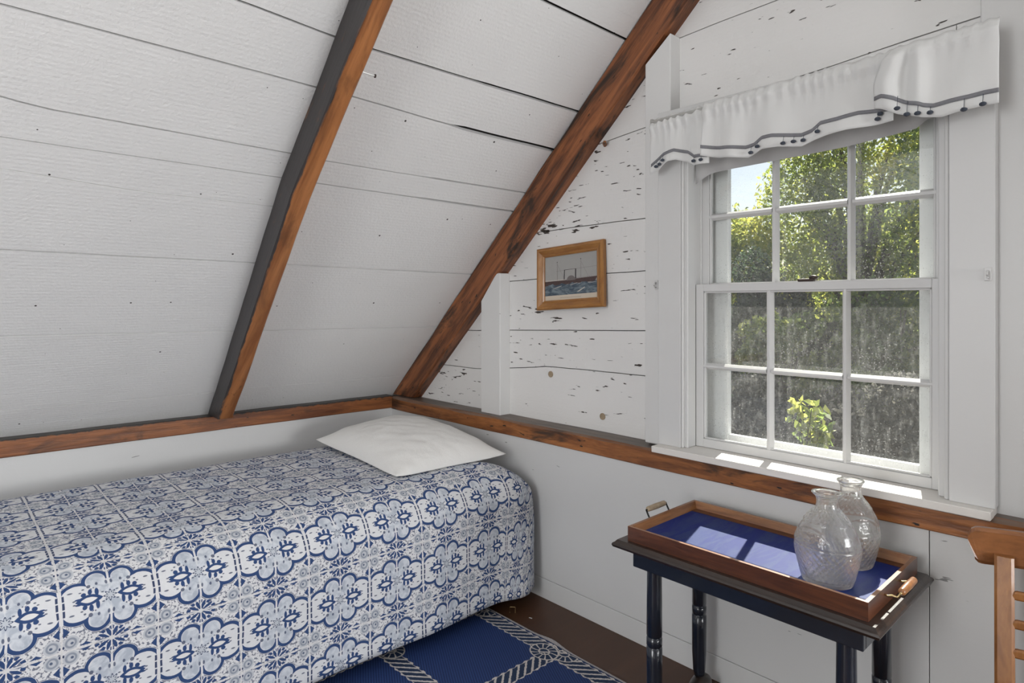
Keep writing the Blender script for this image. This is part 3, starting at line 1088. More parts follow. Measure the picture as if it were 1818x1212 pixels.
def valance_panel(name, hem, ribbon, y0, gather, pom, xa=None, lean=0.0):
    x0, x1 = hem[0][0], hem[-1][0]
    nx, nz = int((x1 - x0) / 0.0045), 22
    vs_, fs = [], []
    for i in range(nx + 1):
        x = x0 + (x1 - x0) * i / nx
        zh, zt = interp(hem, x), top_z(x)
        if gather:
            zt += 0.003 * math.sin(x * 160 + 3 * math.sin(x * 31))
        for j in range(nz + 1):
            z = zh + (zt - zh) * j / nz
            xx = x + (lean(x, (zt - z) / (zt - zh)) if lean else 0.0)
            vs_.append(Vector((xx, valance_y(x, z, y0, gather), z)) - VO)
    for i in range(nx):
        for j in range(nz):
            a = i * (nz + 1) + j
            fs.append((a, a + nz + 1, a + nz + 2, a + 1))
    o = link(name, mesh(name, vs_, fs), 'valance_cloth', V, smooth=True)
    md = o.modifiers.new('thick', 'SOLIDIFY')
    md.thickness = 0.0012
    # ribbon
    vs_, fs = [], []
    x0, x1 = ribbon[0][0], ribbon[-1][0]
    nx = int((x1 - x0) / 0.0045)
    for i in range(nx + 1):
        x = x0 + (x1 - x0) * i / nx
        z = interp(ribbon, x)
        for dz in (-0.0055, 0.0055):
            xx = x + (lean(x, (top_z(x) - z) / (top_z(x) - interp(hem, x))) if lean else 0.0)
            vs_.append(Vector((xx, valance_y(x, z + dz, y0, gather) - 0.0022, z + dz)) - VO)
    for i in range(nx):
        fs.append((2 * i, 2 * i + 2, 2 * i + 3, 2 * i + 1))
    rb = link('ribbon', mesh('ribbon', vs_, fs), 'ribbon_cloth', o, smooth=True)
    md = rb.modifiers.new('thick', 'SOLIDIFY')
    md.thickness = 0.0016
    tag(rb, 'grey ribbon')
    for x, z in pom:
        zr = interp(ribbon, x)
        bm = bmesh.new()
        bmesh.ops.create_icosphere(bm, subdivisions=2, radius=1)
        for v in bm.verts:
            v.co *= 1 + 0.12 * noise.noise(v.co * 3 + Vector((x * 50, 0, 0)))
        bmesh.ops.scale(bm, verts=bm.verts, vec=(0.0080, 0.0065, 0.0056))
        yy = valance_y(x, z, y0, gather) - 0.010
        th = tube('thread', [(0, 0, 0.003), (0, 0.006, max(0.006, zr - z - 0.004))], 0.0007, 5)
        bm.from_mesh(th)
        bpy.data.meshes.remove(th)
        p = link('pompom', bm_mesh('pompom', bm), 'pompom_wool', o, Vector((x, yy, z)) - VO, smooth=True)
        tag(p, 'dark blue-grey pompom')
    return o


valance_panel('corner_panel',
              [(1.844, 1.792), (1.881, 1.798), (1.926, 1.822), (1.961, 1.824), (2.004, 1.809), (2.034, 1.791), (2.091, 1.791)],
              [(1.850, 1.822), (1.862, 1.829), (1.908, 1.852), (1.953, 1.860), (2.004, 1.845), (2.034, 1.823), (2.085, 1.818)],
              -0.042, 1.0, [(1.880, 1.812), (1.898, 1.817), (1.914, 1.828), (2.040, 1.804), (2.070, 1.803)])
valance_panel('middle_panel',
              [(2.066, 1.818), (2.134, 1.800), (2.232, 1.784), (2.281, 1.801), (2.336, 1.799), (2.401, 1.789), (2.439, 1.801), (2.476, 1.807), (2.535, 1.811), (2.591, 1.811), (2.652, 1.813)],
              [(2.066, 1.849), (2.134, 1.834), (2.224, 1.819), (2.253, 1.823), (2.281, 1.838), (2.316, 1.838), (2.401, 1.824), (2.433, 1.831), (2.458, 1.848), (2.506, 1.848), (2.563, 1.854), (2.645, 1.848)],
              -0.052, 0.8, [(2.245, 1.797), (2.270, 1.811), (2.353, 1.805), (2.382, 1.806), (2.410, 1.805), (2.453, 1.822), (2.613, 1.825), (2.620, 1.838)])


def fold_lean(x, q):
    """the loose right end bells out to the left below its gather"""
    w = max(0.0, 1 - (x - 2.645) / 0.07)
    return -0.045 * w * math.sin(min(1.0, q * 1.25) * math.pi * 0.62)


valance_panel('right_panel',
              [(2.648, 1.852), (2.660, 1.846), (2.685, 1.824), (2.720, 1.805), (2.766, 1.795), (2.812, 1.802), (2.856, 1.805), (2.885, 1.804)],
              [(2.648, 1.879), (2.660, 1.880), (2.680, 1.868), (2.700, 1.849), (2.725, 1.836), (2.747, 1.830), (2.785, 1.833), (2.821, 1.834), (2.856, 1.837), (2.885, 1.836)],
              -0.062, 0.25, [(2.669, 1.836), (2.690, 1.817), (2.714, 1.815), (2.742, 1.811), (2.816, 1.801), (2.854, 1.807)], lean=fold_lean)

# ------------------------------------------------------------------ picture
PW, PH = 0.400, 0.288
pic = empty('picture_frame', (1.3215, 0.100, 1.432), (math.radians(-3), math.radians(-2.9), 0))
tag(pic, 'small wooden framed print of a paddle steamer, hanging crooked on the boards', 'picture')
fw, ft = 0.043, 0.022
prof = [(0, 0), (0, -ft * 0.75), (0.006, -ft), (0.014, -ft), (0.018, -ft * 0.86), (0.032, -ft * 0.55), (0.036, -ft * 0.60), (fw, -ft * 0.42), (fw, 0)]
for side in range(4):
    L = PW if side % 2 == 0 else PH
    vs_, fs = [], []
    for e in (0, 1):
        for d, y in prof:
            vs_.append(((-L / 2 + d) if e == 0 else (L / 2 - d), y, -(PH if side % 2 == 0 else PW) / 2 + d))
    n = len(prof)
    for j in range(n):
        fs.append((j, (j + 1) % n, n + (j + 1) % n, n + j))
    fs += [tuple(range(n))[::-1], tuple(range(n, 2 * n))]
    link('frame_side', mesh('frame_side', vs_, fs), 'frame_wood', pic, rot=(0, side * math.pi / 2, 0))
iw, ih = PW / 2 - fw + 0.004, PH / 2 - fw + 0.004
pr_v, pr_f, pr_m = [], [], []


def ink(pts, mat, d):
    k = len(pr_v)
    pr_v.extend([(x, -0.004 - d * 0.00015, z) for x, z in pts])
    pr_f.append(tuple(range(k, k + len(pts))))
    pr_m.append(mat)


INKS = ['paper_sky', 'paper_cream', 'ink_sea', 'ink_hull', 'ink_dark', 'ink_smoke', 'ink_foam', 'ink_text']
ink([(-iw, -ih), (iw, -ih), (iw, ih), (-iw, ih)], 0, 0)
ink([(-iw, -ih), (iw, -ih), (iw, -ih + 0.026), (-iw, -ih + 0.026)], 1, 1)
sea = [(-iw, -ih + 0.026), (iw, -ih + 0.026)] + [(iw - 2 * iw * i / 24, -0.030 + 0.004 * math.sin(i * 1.3) + 0.002 * math.sin(i * 2.9)) for i in range(25)]
ink(sea, 2, 2)
ink([(-iw, -0.034), (iw - 0.02, -0.030), (iw - 0.004, -0.008), (0.03, -0.011), (-0.03, -0.013), (-iw, -0.012)], 3, 1.5)
ink([(-iw, -0.012), (-0.03, -0.013), (-0.03, -0.009), (-iw, -0.008)], 6, 1.7)
ink([(0.004 + 0.026 * math.cos(t), -0.016 + 0.022 * math.sin(t)) for t in [math.pi * i / 10 for i in range(11)]], 5, 2.2)
for x0, x1, xt, z1 in ((-0.040, -0.034, 0.003, 0.034), (0.028, 0.035, 0.0005, 0.034)):
    ink([(x0, -0.010), (x1, -0.010), (x1 + xt * 0.5, z1), (x0 + xt, z1)], 4, 2.4)
ink([(-0.038, 0.033), (0.034, 0.033), (0.034, 0.0345), (-0.038, 0.0345)], 4, 2.5)
for x, z1 in ((-0.080, 0.074), (0.062, 0.076)):
    ink([(x - 0.0010, -0.010), (x + 0.0010, -0.010), (x + 0.0006, z1), (x - 0.0006, z1)], 5, 2.5)
    ink([(x - 0.0022, z1 - 0.003), (x + 0.0022, z1 - 0.003), (x + 0.0022, z1 + 0.001), (x - 0.0022, z1 + 0.001)], 4, 2.6)
    ink([(x - 0.0005, z1 - 0.01), (x + 0.0005, z1 - 0.01), (x + 0.045, -0.008), (x + 0.0442, -0.008)], 5, 2.4)
ink([(-0.085, 0.031), (iw, 0.036), (iw, 0.0368), (-0.085, 0.0318)], 5, 2.4)
for i in range(22):
    x = 0.035 + i * 0.0042
    if x < iw - 0.006:
        ink([(x, -0.010), (x + 0.0026, -0.010), (x + 0.0013, -0.003 - 0.002 * (i % 3))], 5, 2.6)
for x, z, w, hgt in ((-0.080, -0.042, 0.060, 0.010), (0.018, -0.033, 0.05, 0.008), (0.062, -0.060, 0.050, 0.020), (iw - 0.03, -0.033, 0.045, 0.005)):
    ink([(max(-iw, x - w / 2), z - hgt * 0.5), (min(iw, x + w * 0.42), z + hgt * 0.5), (min(iw, x + w / 2), z + hgt * 0.36), (max(-iw, x - w * 0.2), z - hgt * 0.48)], 6, 3)
for i in range(26):
    x = -0.062 + i * 0.0048
    ink([(x, -ih + 0.0125), (x + 0.0034, -ih + 0.0125), (x + 0.0034, -ih + 0.0145), (x, -ih + 0.0145)], 7, 2)
me = mesh('print', pr_v, pr_f)
for k in INKS:
    me.materials.append(M[k])
for p, mi in zip(me.polygons, pr_m):
    p.material_index = mi
link('print', me, None, pic)
link('backing', box_me('backing', 2 * iw + 0.004, 0.003, 2 * ih + 0.004), 'paper_cream', pic, (0, -0.0015, 0))

# ------------------------------------------------------------------ bed
bed = empty('bed', (0.78, -1.3, 0))
tag(bed, 'single bed with dark metal frame against the knee wall', 'bed')
B0 = (0.78, -1.3, 0)
box('box_spring', (0.22, -2.50, 0.14), (1.17, -0.09, 0.32), 'mattress_cloth', bed, 0.03, B0, 3)
box('mattress', (0.22, -2.50, 0.32), (1.17, -0.09, 0.57), 'mattress_cloth', bed, 0.05, B0, 4)
box('frame_rail', (1.165, -2.45, 0.105), (1.195, -0.075, 0.14), 'black_metal', bed, 0.002, B0)
box('frame_rail', (0.20, -2.45, 0.105), (0.23, -0.075, 0.14), 'black_metal', bed, 0.002, B0)
for x, y, lz in ((1.155, -0.10, 0), (0.215, -0.10, 0), (1.18, -2.40, 0.007), (0.215, -2.40, 0)):
    me = lathe('leg', [(0.024, 0), (0.026, 0.006), (0.019, 0.02), (0.019, 0.105), (0.021, 0.14)], 14)
    link('leg', me, 'black_metal', bed, (x - B0[0], y - B0[1], lz))

X0, X1, Y0_, Y1_ = 0.34, 1.020, -2.34, -0.255
TOPZ = 0.607
arc = [(0.0, 0.0, 0.0)]
for i in range(1, 25):                       # rounded shoulder, then the hanging side
    t = math.pi / 2 * i / 24
    arc.append((0, 0.218 * math.sin(t), 0.150 * (1 - math.cos(t))))
for i in range(1, 12):
    q = i / 11
    arc.append((0, 0.218 + 0.016 * q - 0.006 * q * q, 0.150 + 0.395 * q))
ln = 0.0
drape = []
for i, (_, h, v) in enumerate(arc):
    if i:
        ln += math.hypot(h - arc[i - 1][1], v - arc[i - 1][2])
    drape.append((ln, h, v))
DL = drape[-1][0]
dH = [(a, b) for a, b, c in drape]
dV = [(a, c) for a, b, c in drape]
d_half = float(np.interp(TOPZ - 0.521, [c for _, _, c in drape], [a for a, _, _ in drape]))   # arc length at z = 0.50
T = 0.222
nu, nv = 150, 96
xs = np.linspace(X0 - DL, X1 + DL, nv + 1)
ys = np.linspace(Y0_ - DL, Y1_ + DL, nu + 1)
vs_, fs, uv = [], [], []
for y in ys:
    for x in xs:
        cx, cy = min(max(x, X0), X1), min(max(y, Y0_), Y1_)
        dx, dy = x - cx, y - cy
        d = max(abs(dx), abs(dy))
        hh, vv = interp(dH, d), interp(dV, d)
        ln = math.hypot(dx, dy)
        ux, uy = (dx / ln, dy / ln) if ln > 1e-9 else (0, 0)
        if ln > 1e-9 and abs(dx) > 1e-6 and abs(dy) > 1e-6:      # squarer corners than a circle
            k = 1 + 0.34 * min(abs(ux), abs(uy)) / 0.707
            ux, uy = ux * k, uy * k
        wr_ = 0.004 * noise.noise((x * 5, y * 5, 0)) + 0.002 * noise.noise((x * 16, y * 9, 2))
        sway = (0.007 * math.sin(y * 9.0 + 1.0) + 0.005 * noise.noise((y * 6, 3, 1))) * (vv / 0.5)
        z = TOPZ - vv + wr_ * (1 if vv < 0.1 else 0.3) - 0.012 * (max(0, 0.5 - x) / 0.3 if x < 0.5 else 0) * 0
        vs_.append((cx + ux * (hh + sway), cy + uy * (hh + (sway * 0.3)), z))
        uv.append(((y + 0.092) / T, (x - X1 - d_half) / T))
m1 = nv + 1
for i in range(nu):
    for j in range(nv):
        fs.append((i * m1 + j, i * m1 + j + 1, (i + 1) * m1 + j + 1, (i + 1) * m1 + j))
me = mesh('bedspread', [(a - 0.78, b + 1.3, c - 0.05) for a, b, c in vs_], fs)
ul = me.uv_layers.new(name='UVMap')
for lp in me.loops:
    ul.data[lp.index].uv = uv[lp.vertex_index]
bs = link('bedspread', me, 'bedspread_print', None, (0.78, -1.3, 0.05), smooth=True)
md = bs.modifiers.new('thick', 'SOLIDIFY')
md.thickness = 0.004
tag(bs, 'blue and white floral tile-print bedspread draped over the bed', 'bedspread')

# pillow
HX, HY, HH = 0.385, 0.285, 0.125
n = 44
vs_, fs = [], []
for sgn in (1, -1):
    for i in range(n + 1):
        for j in range(n + 1):
            a, b = -1 + 2 * i / n, -1 + 2 * j / n
            px = a * HX * (1 - 0.075 * (1 - b * b) ** 1.0 * abs(a) ** 3)
            py = b * HY * (1 - 0.085 * (1 - a * a) ** 1.0 * abs(b) ** 3)
            prof_ = max(0.0, (1 - abs(a) ** 2.6)) ** 0.55 * max(0.0, (1 - abs(b) ** 2.6)) ** 0.55
            wrk = 0.006 * noise.noise((px * 9 + py * 6, py * 4, 1)) + 0.0035 * noise.noise((px * 22 - py * 14, py * 16 + px * 6, 4))
            cornerlift = 0.012 * (abs(a) * abs(b)) ** 4
            if sgn > 0:
                z = 0.016 + cornerlift + HH * prof_ * (0.97 + 0.12 * (-a) * 0.9 + 0.10 * b) + wrk * (0.4 + prof_)
            else:
                z = 0.014 + cornerlift - 0.013 * prof_ ** 0.5
            vs_.append((px, py, z))
m1 = n + 1
off = m1 * m1
for i in range(n):
    for j in range(n):
        q = (i * m1 + j, (i + 1) * m1 + j, (i + 1) * m1 + j + 1, i * m1 + j + 1)
        fs.append(q)
        fs.append(tuple(k + off for k in q[::-1]))
rim_ = [i * m1 for i in range(n)] + [n * m1 + j for j in range(n)] + [i * m1 + n for i in range(n, 0, -1)] + [j for j in range(n, 0, -1)]
for k in range(len(rim_)):
    a, b = rim_[k], rim_[(k + 1) % len(rim_)]
    fs.append((b, a, a + off, b + off))
pl = link('pillow', mesh('pillow', vs_, fs), 'pillow_cloth', None, (0.690, -0.350, 0.610), (math.radians(0), math.radians(1.5), math.radians(-2)), smooth=True)
tag(pl, 'plain white pillow lying on the bedspread in the corner', 'pillow')

# ------------------------------------------------------------------ rug and floor bits
RX0, RX1, RYE = 0.45, 2.0, -0.2405
KX, KY = 1.588, -0.2925
n = 130
vs_, fs = [], []
rows = [0.0, 0.004, 0.03, 0.1, 0.5, 1.2, 2.2]
for i in range(n + 1):
    x = RX0 + (RX1 - RX0) * i / n
    e = RYE + 0.004 * noise.noise((x * 4, 0, 0)) + 0.009 * math.exp(-((x - 1.53) / 0.06) ** 2)
    bumpz = 0.006 * math.exp(-((x - 1.53) / 0.07) ** 2)
    for j, dy in enumerate(rows):
        z = (0.001 if j == 0 else 0.005) + bumpz * math.exp(-dy / 0.05)
        vs_.append((x - KX, e - dy - KY, z))
m1 = len(rows)
for i in range(n):
    for j in range(m1 - 1):
        a = i * m1 + j
        fs.append((a, a + 1, a + m1 + 1, a + m1))
rg = link('rug', mesh('rug', vs_, fs), 'rug_weave', None, (KX, KY, 0.0))
md = rg.modifiers.new('thick', 'SOLIDIFY')
md.thickness = 0.003
tag(rg, 'flat navy blue rug with a cream knotted rope lattice', 'rug')

stp = link('floor_staple', tube('floor_staple', [(0, 0, 0.001), (0, 0, 0.024), (0.001, 0.001, 0.026), (0.016, 0.015, 0.026), (0.017, 0.016, 0.024), (0.017, 0.016, 0.001)], 0.0012, 6), 'brass', None, (1.246, -0.203, 0))
tag(stp, 'small wire staple standing in the brown floor beside the bed', 'staple')
chip_ = link('paint_flake', extrude_poly('paint_flake', [(0, 0), (0.012, 0.003), (0.014, 0.006), (0.004, 0.005)], 0, 0.0015, 'z'), 'trim_paint', None, (1.330, -0.172, 0.0003))
tag(chip_, 'tiny white paint flake on the brown floor', 'paint flake')

# ------------------------------------------------------------------ side table
TB = (2.365, -0.245, 0)
tab = empty('side_table', TB)
tag(tab, 'narrow black side table with turned legs under the window', 'table')


def tpart(name, lo, hi, mat, bevel=0.002, seg=1):
    return box(name, lo, hi, mat, tab, bevel, TB, seg)


# moulded top
px = [(-0.372, 0.0), (-0.372, 0.006)]
bm = bmesh.new()
layers = [(0.362, 0.207, 0.560), (0.370, 0.215, 0.563), (0.373, 0.218, 0.570), (0.371, 0.216, 0.575), (0.366, 0.211, 0.578), (0.360, 0.205, 0.585)]
rings = []
for hx, hy, z in layers:
    rings.append([bm.verts.new((sx * hx, sy * hy, z)) for sx, sy in ((-1, -1), (1, -1), (1, 1), (-1, 1))])
for a, b in zip(rings, rings[1:]):
    for k in range(4):
        bm.faces.new((a[k], a[(k + 1) % 4], b[(k + 1) % 4], b[k]))
bm.faces.new(rings[0][::-1])
bm.faces.new(rings[-1])
link('table_top', bm_mesh('table_top', bm), 'table_top_wood', tab)
tpart('apron', (2.035, -0.412, 0.500), (2.688, -0.394, 0.562), 'table_paint')
tpart('apron', (2.035, -0.082, 0.500), (2.688, -0.064, 0.562), 'table_paint')
tpart('apron', (2.035, -0.394, 0.500), (2.053, -0.082, 0.562), 'table_paint')
tpart('apron', (2.670, -0.394, 0.500), (2.688, -0.082, 0.562), 'table_paint')
leg_prof = [(0.016, 0.055), (0.020, 0.075), (0.0235, 0.14), (0.0240, 0.22), (0.0238, 0.262), (0.0205, 0.264), (0.0205, 0.268), (0.0238, 0.270), (0.0236, 0.292), (0.0205, 0.294), (0.0205, 0.298), (0.0236, 0.300),
            (0.0232, 0.40), (0.0222, 0.50), (0.0222, 0.515)]
leg_me = lathe('leg', leg_prof, 24)
for x, y in ((2.092, -0.380), (2.640, -0.380), (2.078, -0.098), (2.632, -0.098)):
    link('leg', leg_me, 'table_paint', tab, (x - TB[0], y - TB[1], 0), smooth=True)
for x in (2.085, 2.636):
    pts = [(x, -0.44), (x, -0.425), (x, -0.405), (x, -0.38), (x, -0.35), (x, -0.30), (x, -0.24), (x, -0.18), (x, -0.14), (x, -0.125), (x, -0.10), (x, -0.075), (x, -0.060), (x, -0.055)]
    rr = [0.012, 0.026, 0.030, 0.031, 0.026, 0.019, 0.021, 0.019, 0.022, 0.027, 0.031, 0.028, 0.018, 0.008]
    link('foot_rail', tube('foot_rail', [(a - TB[0], b - TB[1], 0.0325) for a, b in pts], rr, 20), 'table_top_wood', tab, smooth=True)

# ------------------------------------------------------------------ serving tray
TX0, TX1, TY0, TY1, TZ0, TZ1 = 2.034, 2.706, -0.436, -0.056, 0.5855, 0.630
TR = ((TX0 + TX1) / 2, (TY0 + TY1) / 2, TZ0)
tray = empty('serving_tray', TR)
tag(tray, 'wooden serving tray with blue glass-covered base on the black table', 'tray')
hw, hd = (TX1 - TX0) / 2, (TY1 - TY0) / 2
for side in range(4):
    L = hw if side % 2 == 0 else hd
    D = hd if side % 2 == 0 else hw
    th = 0.017
    sec_ = [(0, 0), (0.0, TZ1 - TZ0), (th * 0.55, TZ1 - TZ0), (th * 1.5, 0.012), (th * 1.5, 0.0)]
    vs_, fs = [], []
    for e in (0, 1):
        for d, z in sec_:
            vs_.append(((-L + d) if e == 0 else (L - d), -D + d, z))
    n = len(sec_)
    for j in range(n):
        fs.append((j, n + j, n + (j + 1) % n, (j + 1) % n))
    fs += [tuple(range(n)), tuple(range(n, 2 * n))[::-1]]
    me = mesh('tray_side', vs_, fs)
    me.materials.append(M['tray_wood'])
    me.materials.append(M['tray_wood_dark'])
    for p in me.polygons:
        if abs(p.normal.y + 1) < 0.1 or (p.center.y < -D + 0.001):
            p.material_index = 1
    link('tray_side', me, None, tray, rot=(0, 0, side * math.pi / 2))
link('tray_base', box_me('tray_base', 2 * hw - 0.036, 2 * hd - 0.036, 0.021), 'tray_blue', tray, (0, 0, 0.0115))
link('back_shade_strip', box_me('back_shade_strip', 2 * hw - 0.040, 0.030, 0.0012), 'tray_wood_dark', tray, (0, hd - 0.036, 0.0225))  # dark strip laid in for the shadow and dark reflection along the back
for sx in (-1, 1):
    h = empty('handle', (sx * hw, 0.0, 0.022), parent=tray)
    k = 0.030 if sx < 0 else 0.034
    up = 0.034 if sx < 0 else 0.020
    hy = 0.005 if sx < 0 else -0.02
    gr = link('grip', tube('grip', [(sx * k, hy - 0.052, up), (sx * k, hy - 0.046, up), (sx * k, hy, up), (sx * k, hy + 0.046, up), (sx * k, hy + 0.052, up)], [0.005, 0.0085, 0.0095, 0.0085, 0.005], 14), 'peg_wood' if sx < 0 else 'tray_wood', h, smooth=True)
    for e in (-1, 1):
        ye = hy + e * 0.056
        link('bracket', tube('bracket', [(-sx * 0.002, ye, 0.006), (sx * 0.006, ye, 0.004), (sx * 0.016, ye, 0.008), (sx * (k - 0.006), ye, up - 0.012), (sx * k, ye, up), (sx * k, ye - e * 0.008, up)], 0.0028, 8),
             'black_metal' if sx < 0 else 'brass', h, smooth=True)

# ------------------------------------------------------------------ glass decanters


def decanter_mesh(h=0.224):
    prof_ = [(0.000, 0.004), (0.040, 0.003), (0.055, 0.000), (0.0575, 0.006), (0.060, 0.020), (0.066, 0.045), (0.0715, 0.070), (0.0735, 0.090), (0.0720, 0.094), (0.0725, 0.098),
             (0.0700, 0.112), (0.0640, 0.130), (0.0555, 0.145), (0.0540, 0.148), (0.0535, 0.151), (0.0430, 0.166), (0.0330, 0.178), (0.0270, 0.188), (0.0250, 0.200), (0.0260, 0.210), (0.0310, 0.218), (0.0350, 0.222), (0.0345, 0.2245), (0.0315, 0.2240)]
    zz = [p[1] for p in prof_[2:]]
    dense = []
    for i in range(2, len(prof_) - 1):
        (r0, z0), (r1, z1) = prof_[i], prof_[i + 1]
        k = max(1, int(abs(z1 - z0) / 0.0019))
        for q in range(k):
            dense.append((r0 + (r1 - r0) * q / k, z0 + (z1 - z0) * q / k))
    dense.append(prof_[-1])
    inner = [(max(0.006, r - 0.0042), max(0.009, z)) for r, z in dense if z > 0.010][::-1]
    seg = 196
    vs_, fs = [], []
    rings = prof_[:2] + dense
    ringsall = [(r, z, 1) for r, z in rings] + [(r, z, 0) for r, z in inner] + [(0.03, 0.0085, 0), (0.0, 0.0085, 0)]
    for r, z, outer in ringsall:
        for k in range(seg):
            t = 2 * math.pi * k / seg
            rr = r
            if outer and 0.008 < z < 0.088:          # diamond cutting
                ka, kb = 28 * t / (2 * math.pi) + z / 0.0185, 28 * t / (2 * math.pi) - z / 0.0185
                rr += 0.0042 * (abs(ka % 1 - 0.5) + abs(kb % 1 - 0.5) - 0.5) * min(1, (z - 0.008) / 0.006, (0.088 - z) / 0.004)
            if outer and 0.153 < z < 0.184:
                ka, kb = 22 * t / (2 * math.pi) + z / 0.0140, 22 * t / (2 * math.pi) - z / 0.0140
                rr += 0.0022 * (abs(ka % 1 - 0.5) + abs(kb % 1 - 0.5) - 0.5)
            if outer and 0.100 < z < 0.143:          # moulded medallion arch
                w = math.atan2(math.sin(t - 4.2), math.cos(t - 4.2)) / 0.85
                q = w * w + ((z - 0.098) / 0.040) ** 2
                rr += 0.0016 * math.exp(-((q - 1) / 0.10) ** 2) + (0.0012 * noise.noise((t * 9, z * 160, 0)) if q < 0.85 else 0)
            ox = 1.06 if r > 0.03 else 1.0
            vs_.append((rr * math.cos(t) * ox, rr * math.sin(t) / ox, z))
    for i in range(len(ringsall) - 1):
        for k in range(seg):
            k2 = (k + 1) % seg
            fs.append((i * seg + k, i * seg + k2, (i + 1) * seg + k2, (i + 1) * seg + k))
    me = mesh('decanter', vs_, fs)
    bm = bmesh.new()
    bm.from_mesh(me)
    bmesh.ops.remove_doubles(bm, verts=bm.verts, dist=1e-6)
    bmesh.ops.recalc_face_normals(bm, faces=bm.faces)
    bm.to_mesh(me)
    bm.free()
    return me


dm = decanter_mesh()
d1 = link('decanter', dm, 'cut_glass', None, (2.578, -0.332, 0.6080), (0, 0, math.radians(10)), smooth=True)
tag(d1, 'clear cut-glass decanter at the front of the tray, nearer the room', 'decanter', 'open glass decanters on the tray')
d2 = link('decanter', dm, 'cut_glass', None, (2.578, -0.170, 0.6080), (0, 0, math.radians(75)), smooth=True)
tag(d2, 'clear cut-glass decanter at the back of the tray, half hidden behind the other', 'decanter', 'open glass decanters on the tray')

# ------------------------------------------------------------------ chair
CH = empty('chair', (3.045, -0.150, 0), (0, 0, math.radians(7)))
tag(CH, 'orange-brown wooden ladder-back chair with woven rush seat at the right edge', 'chair')


def lean_y(z):           # the back leans toward the wall above the seat
    return 0.0 if z < 0.40 else 0.085 * ((z - 0.40) / 0.36) ** 1.2


for sx in (-1, 1):
    bm = bmesh.new()
    prev = None
    for i in range(15):
        z = 0.72 * i / 14
        x = sx * (0.128 + 0.012 * z)
        y = lean_y(z) - 0.062 - (0.05 * (0.4 - z) / 0.4 * 0 if z < 0.4 else 0)
        ring = [bm.verts.new((x + a * 0.0185, y + b * 0.0125, z)) for a, b in ((-1, -0.7), (-0.7, -1), (0.7, -1), (1, -0.7), (1, 0.7), (0.7, 1), (-0.7, 1), (-1, 0.7))]
        if prev:
            for k in range(8):
                bm.faces.new((prev[k], prev[(k + 1) % 8], ring[(k + 1) % 8], ring[k]))
        else:
            bm.faces.new(ring[::-1])
        prev = ring
    bm.faces.new(prev)
    link('back_post', bm_mesh('back_post', bm), 'chair_wood', CH)


def bent_slat(name, z0, z1, hx, th, mat, bow=0.030, yb=0.0, flare=0.0, bev=0.005):
    bm = bmesh.new()
    prev = None
    n = 60
    for i in range(n + 1):
        q = -1 + 2 * i / n
        y = yb - bow * q * q
        e = max(0.0, abs(q) - 0.90) / 0.10
        rr_ = 0.020 * (1 - math.sqrt(max(0.0, 1 - min(1.0, e) ** 2)))
        zz0, zz1 = z0 + rr_ * 0.5, z1 - rr_
        xx0 = hx * q
        xx1 = (hx + flare) * q
        t = th / 2
        pts = [(xx0, y - t, zz0 + bev), (xx0, y - t + bev * 0.6, zz0), (xx0, y + t - bev * 0.6, zz0), (xx0, y + t, zz0 + bev),
               (xx1, y + t, zz1 - bev), (xx1, y + t - bev * 0.6, zz1), (xx1, y - t + bev * 0.6, zz1), (xx1, y - t, zz1 - bev)]
        ring = [bm.verts.new(p) for p in pts]
        if prev:
            for k in range(8):
                bm.faces.new((prev[k], prev[(k + 1) % 8], ring[(k + 1) % 8], ring[k]))
        else:
            bm.faces.new(ring[::-1])
        prev = ring
    bm.faces.new(prev)
    return link(name, bm_mesh(name, bm), mat, CH)


bent_slat('crest_rail', 0.690, 0.775, 0.192, 0.022, 'chair_crest_wood', 0.040, 0.052, 0.014, 0.008)
for z in (0.632, 0.572, 0.512):
    bent_slat('slat', z, z + 0.020, 0.125, 0.012, 'chair_wood', 0.010, lean_y(z) - 0.055, 0, 0.004)
# seat
n = 20
vs_, fs = [], []
for i in range(n + 1):
    for j in range(n + 1):
        a, b = -1 + 2 * i / n, -1 + 2 * j / n
        w = 0.165 + 0.035 * (1 - (b + 1) / 2)
        x = a * w
        y = -0.055 - 0.185 + b * 0.19
        dome = (1 - abs(a) ** 8) * (1 - abs(b) ** 8)
        strand = 0.0016 * math.sin((max(abs(a), abs(b))) * 70)
        z = 0.425 + 0.028 * dome + strand - 0.010 * (1 - a * a) * (1 - b * b)
        vs_.append((x, y, z))
for i in range(n):
    for j in range(n):
        k = i * (n + 1) + j
        fs.append((k, k + n + 1, k + n + 2, k + 1))
so = link('seat', mesh('seat', vs_, fs), 'rush', CH, smooth=True)
md = so.modifiers.new('thick', 'SOLIDIFY')
md.thickness = 0.02
for sx in (-1, 1):
    link('front_leg', lathe('front_leg', [(0.013, 0), (0.017, 0.05), (0.019, 0.30), (0.019, 0.43), (0.015, 0.445)], 16), 'chair_wood', CH, (sx * 0.180, -0.41, 0), smooth=True)
    link('stretcher', tube('stretcher', [(sx * 0.18, -0.41, 0.18), (sx * 0.130, -0.062, 0.18)], 0.010, 10), 'chair_wood', CH)
link('stretcher', tube('stretcher', [(-0.18, -0.41, 0.25), (0.18, -0.41, 0.25)], 0.010, 10), 'chair_wood', CH)

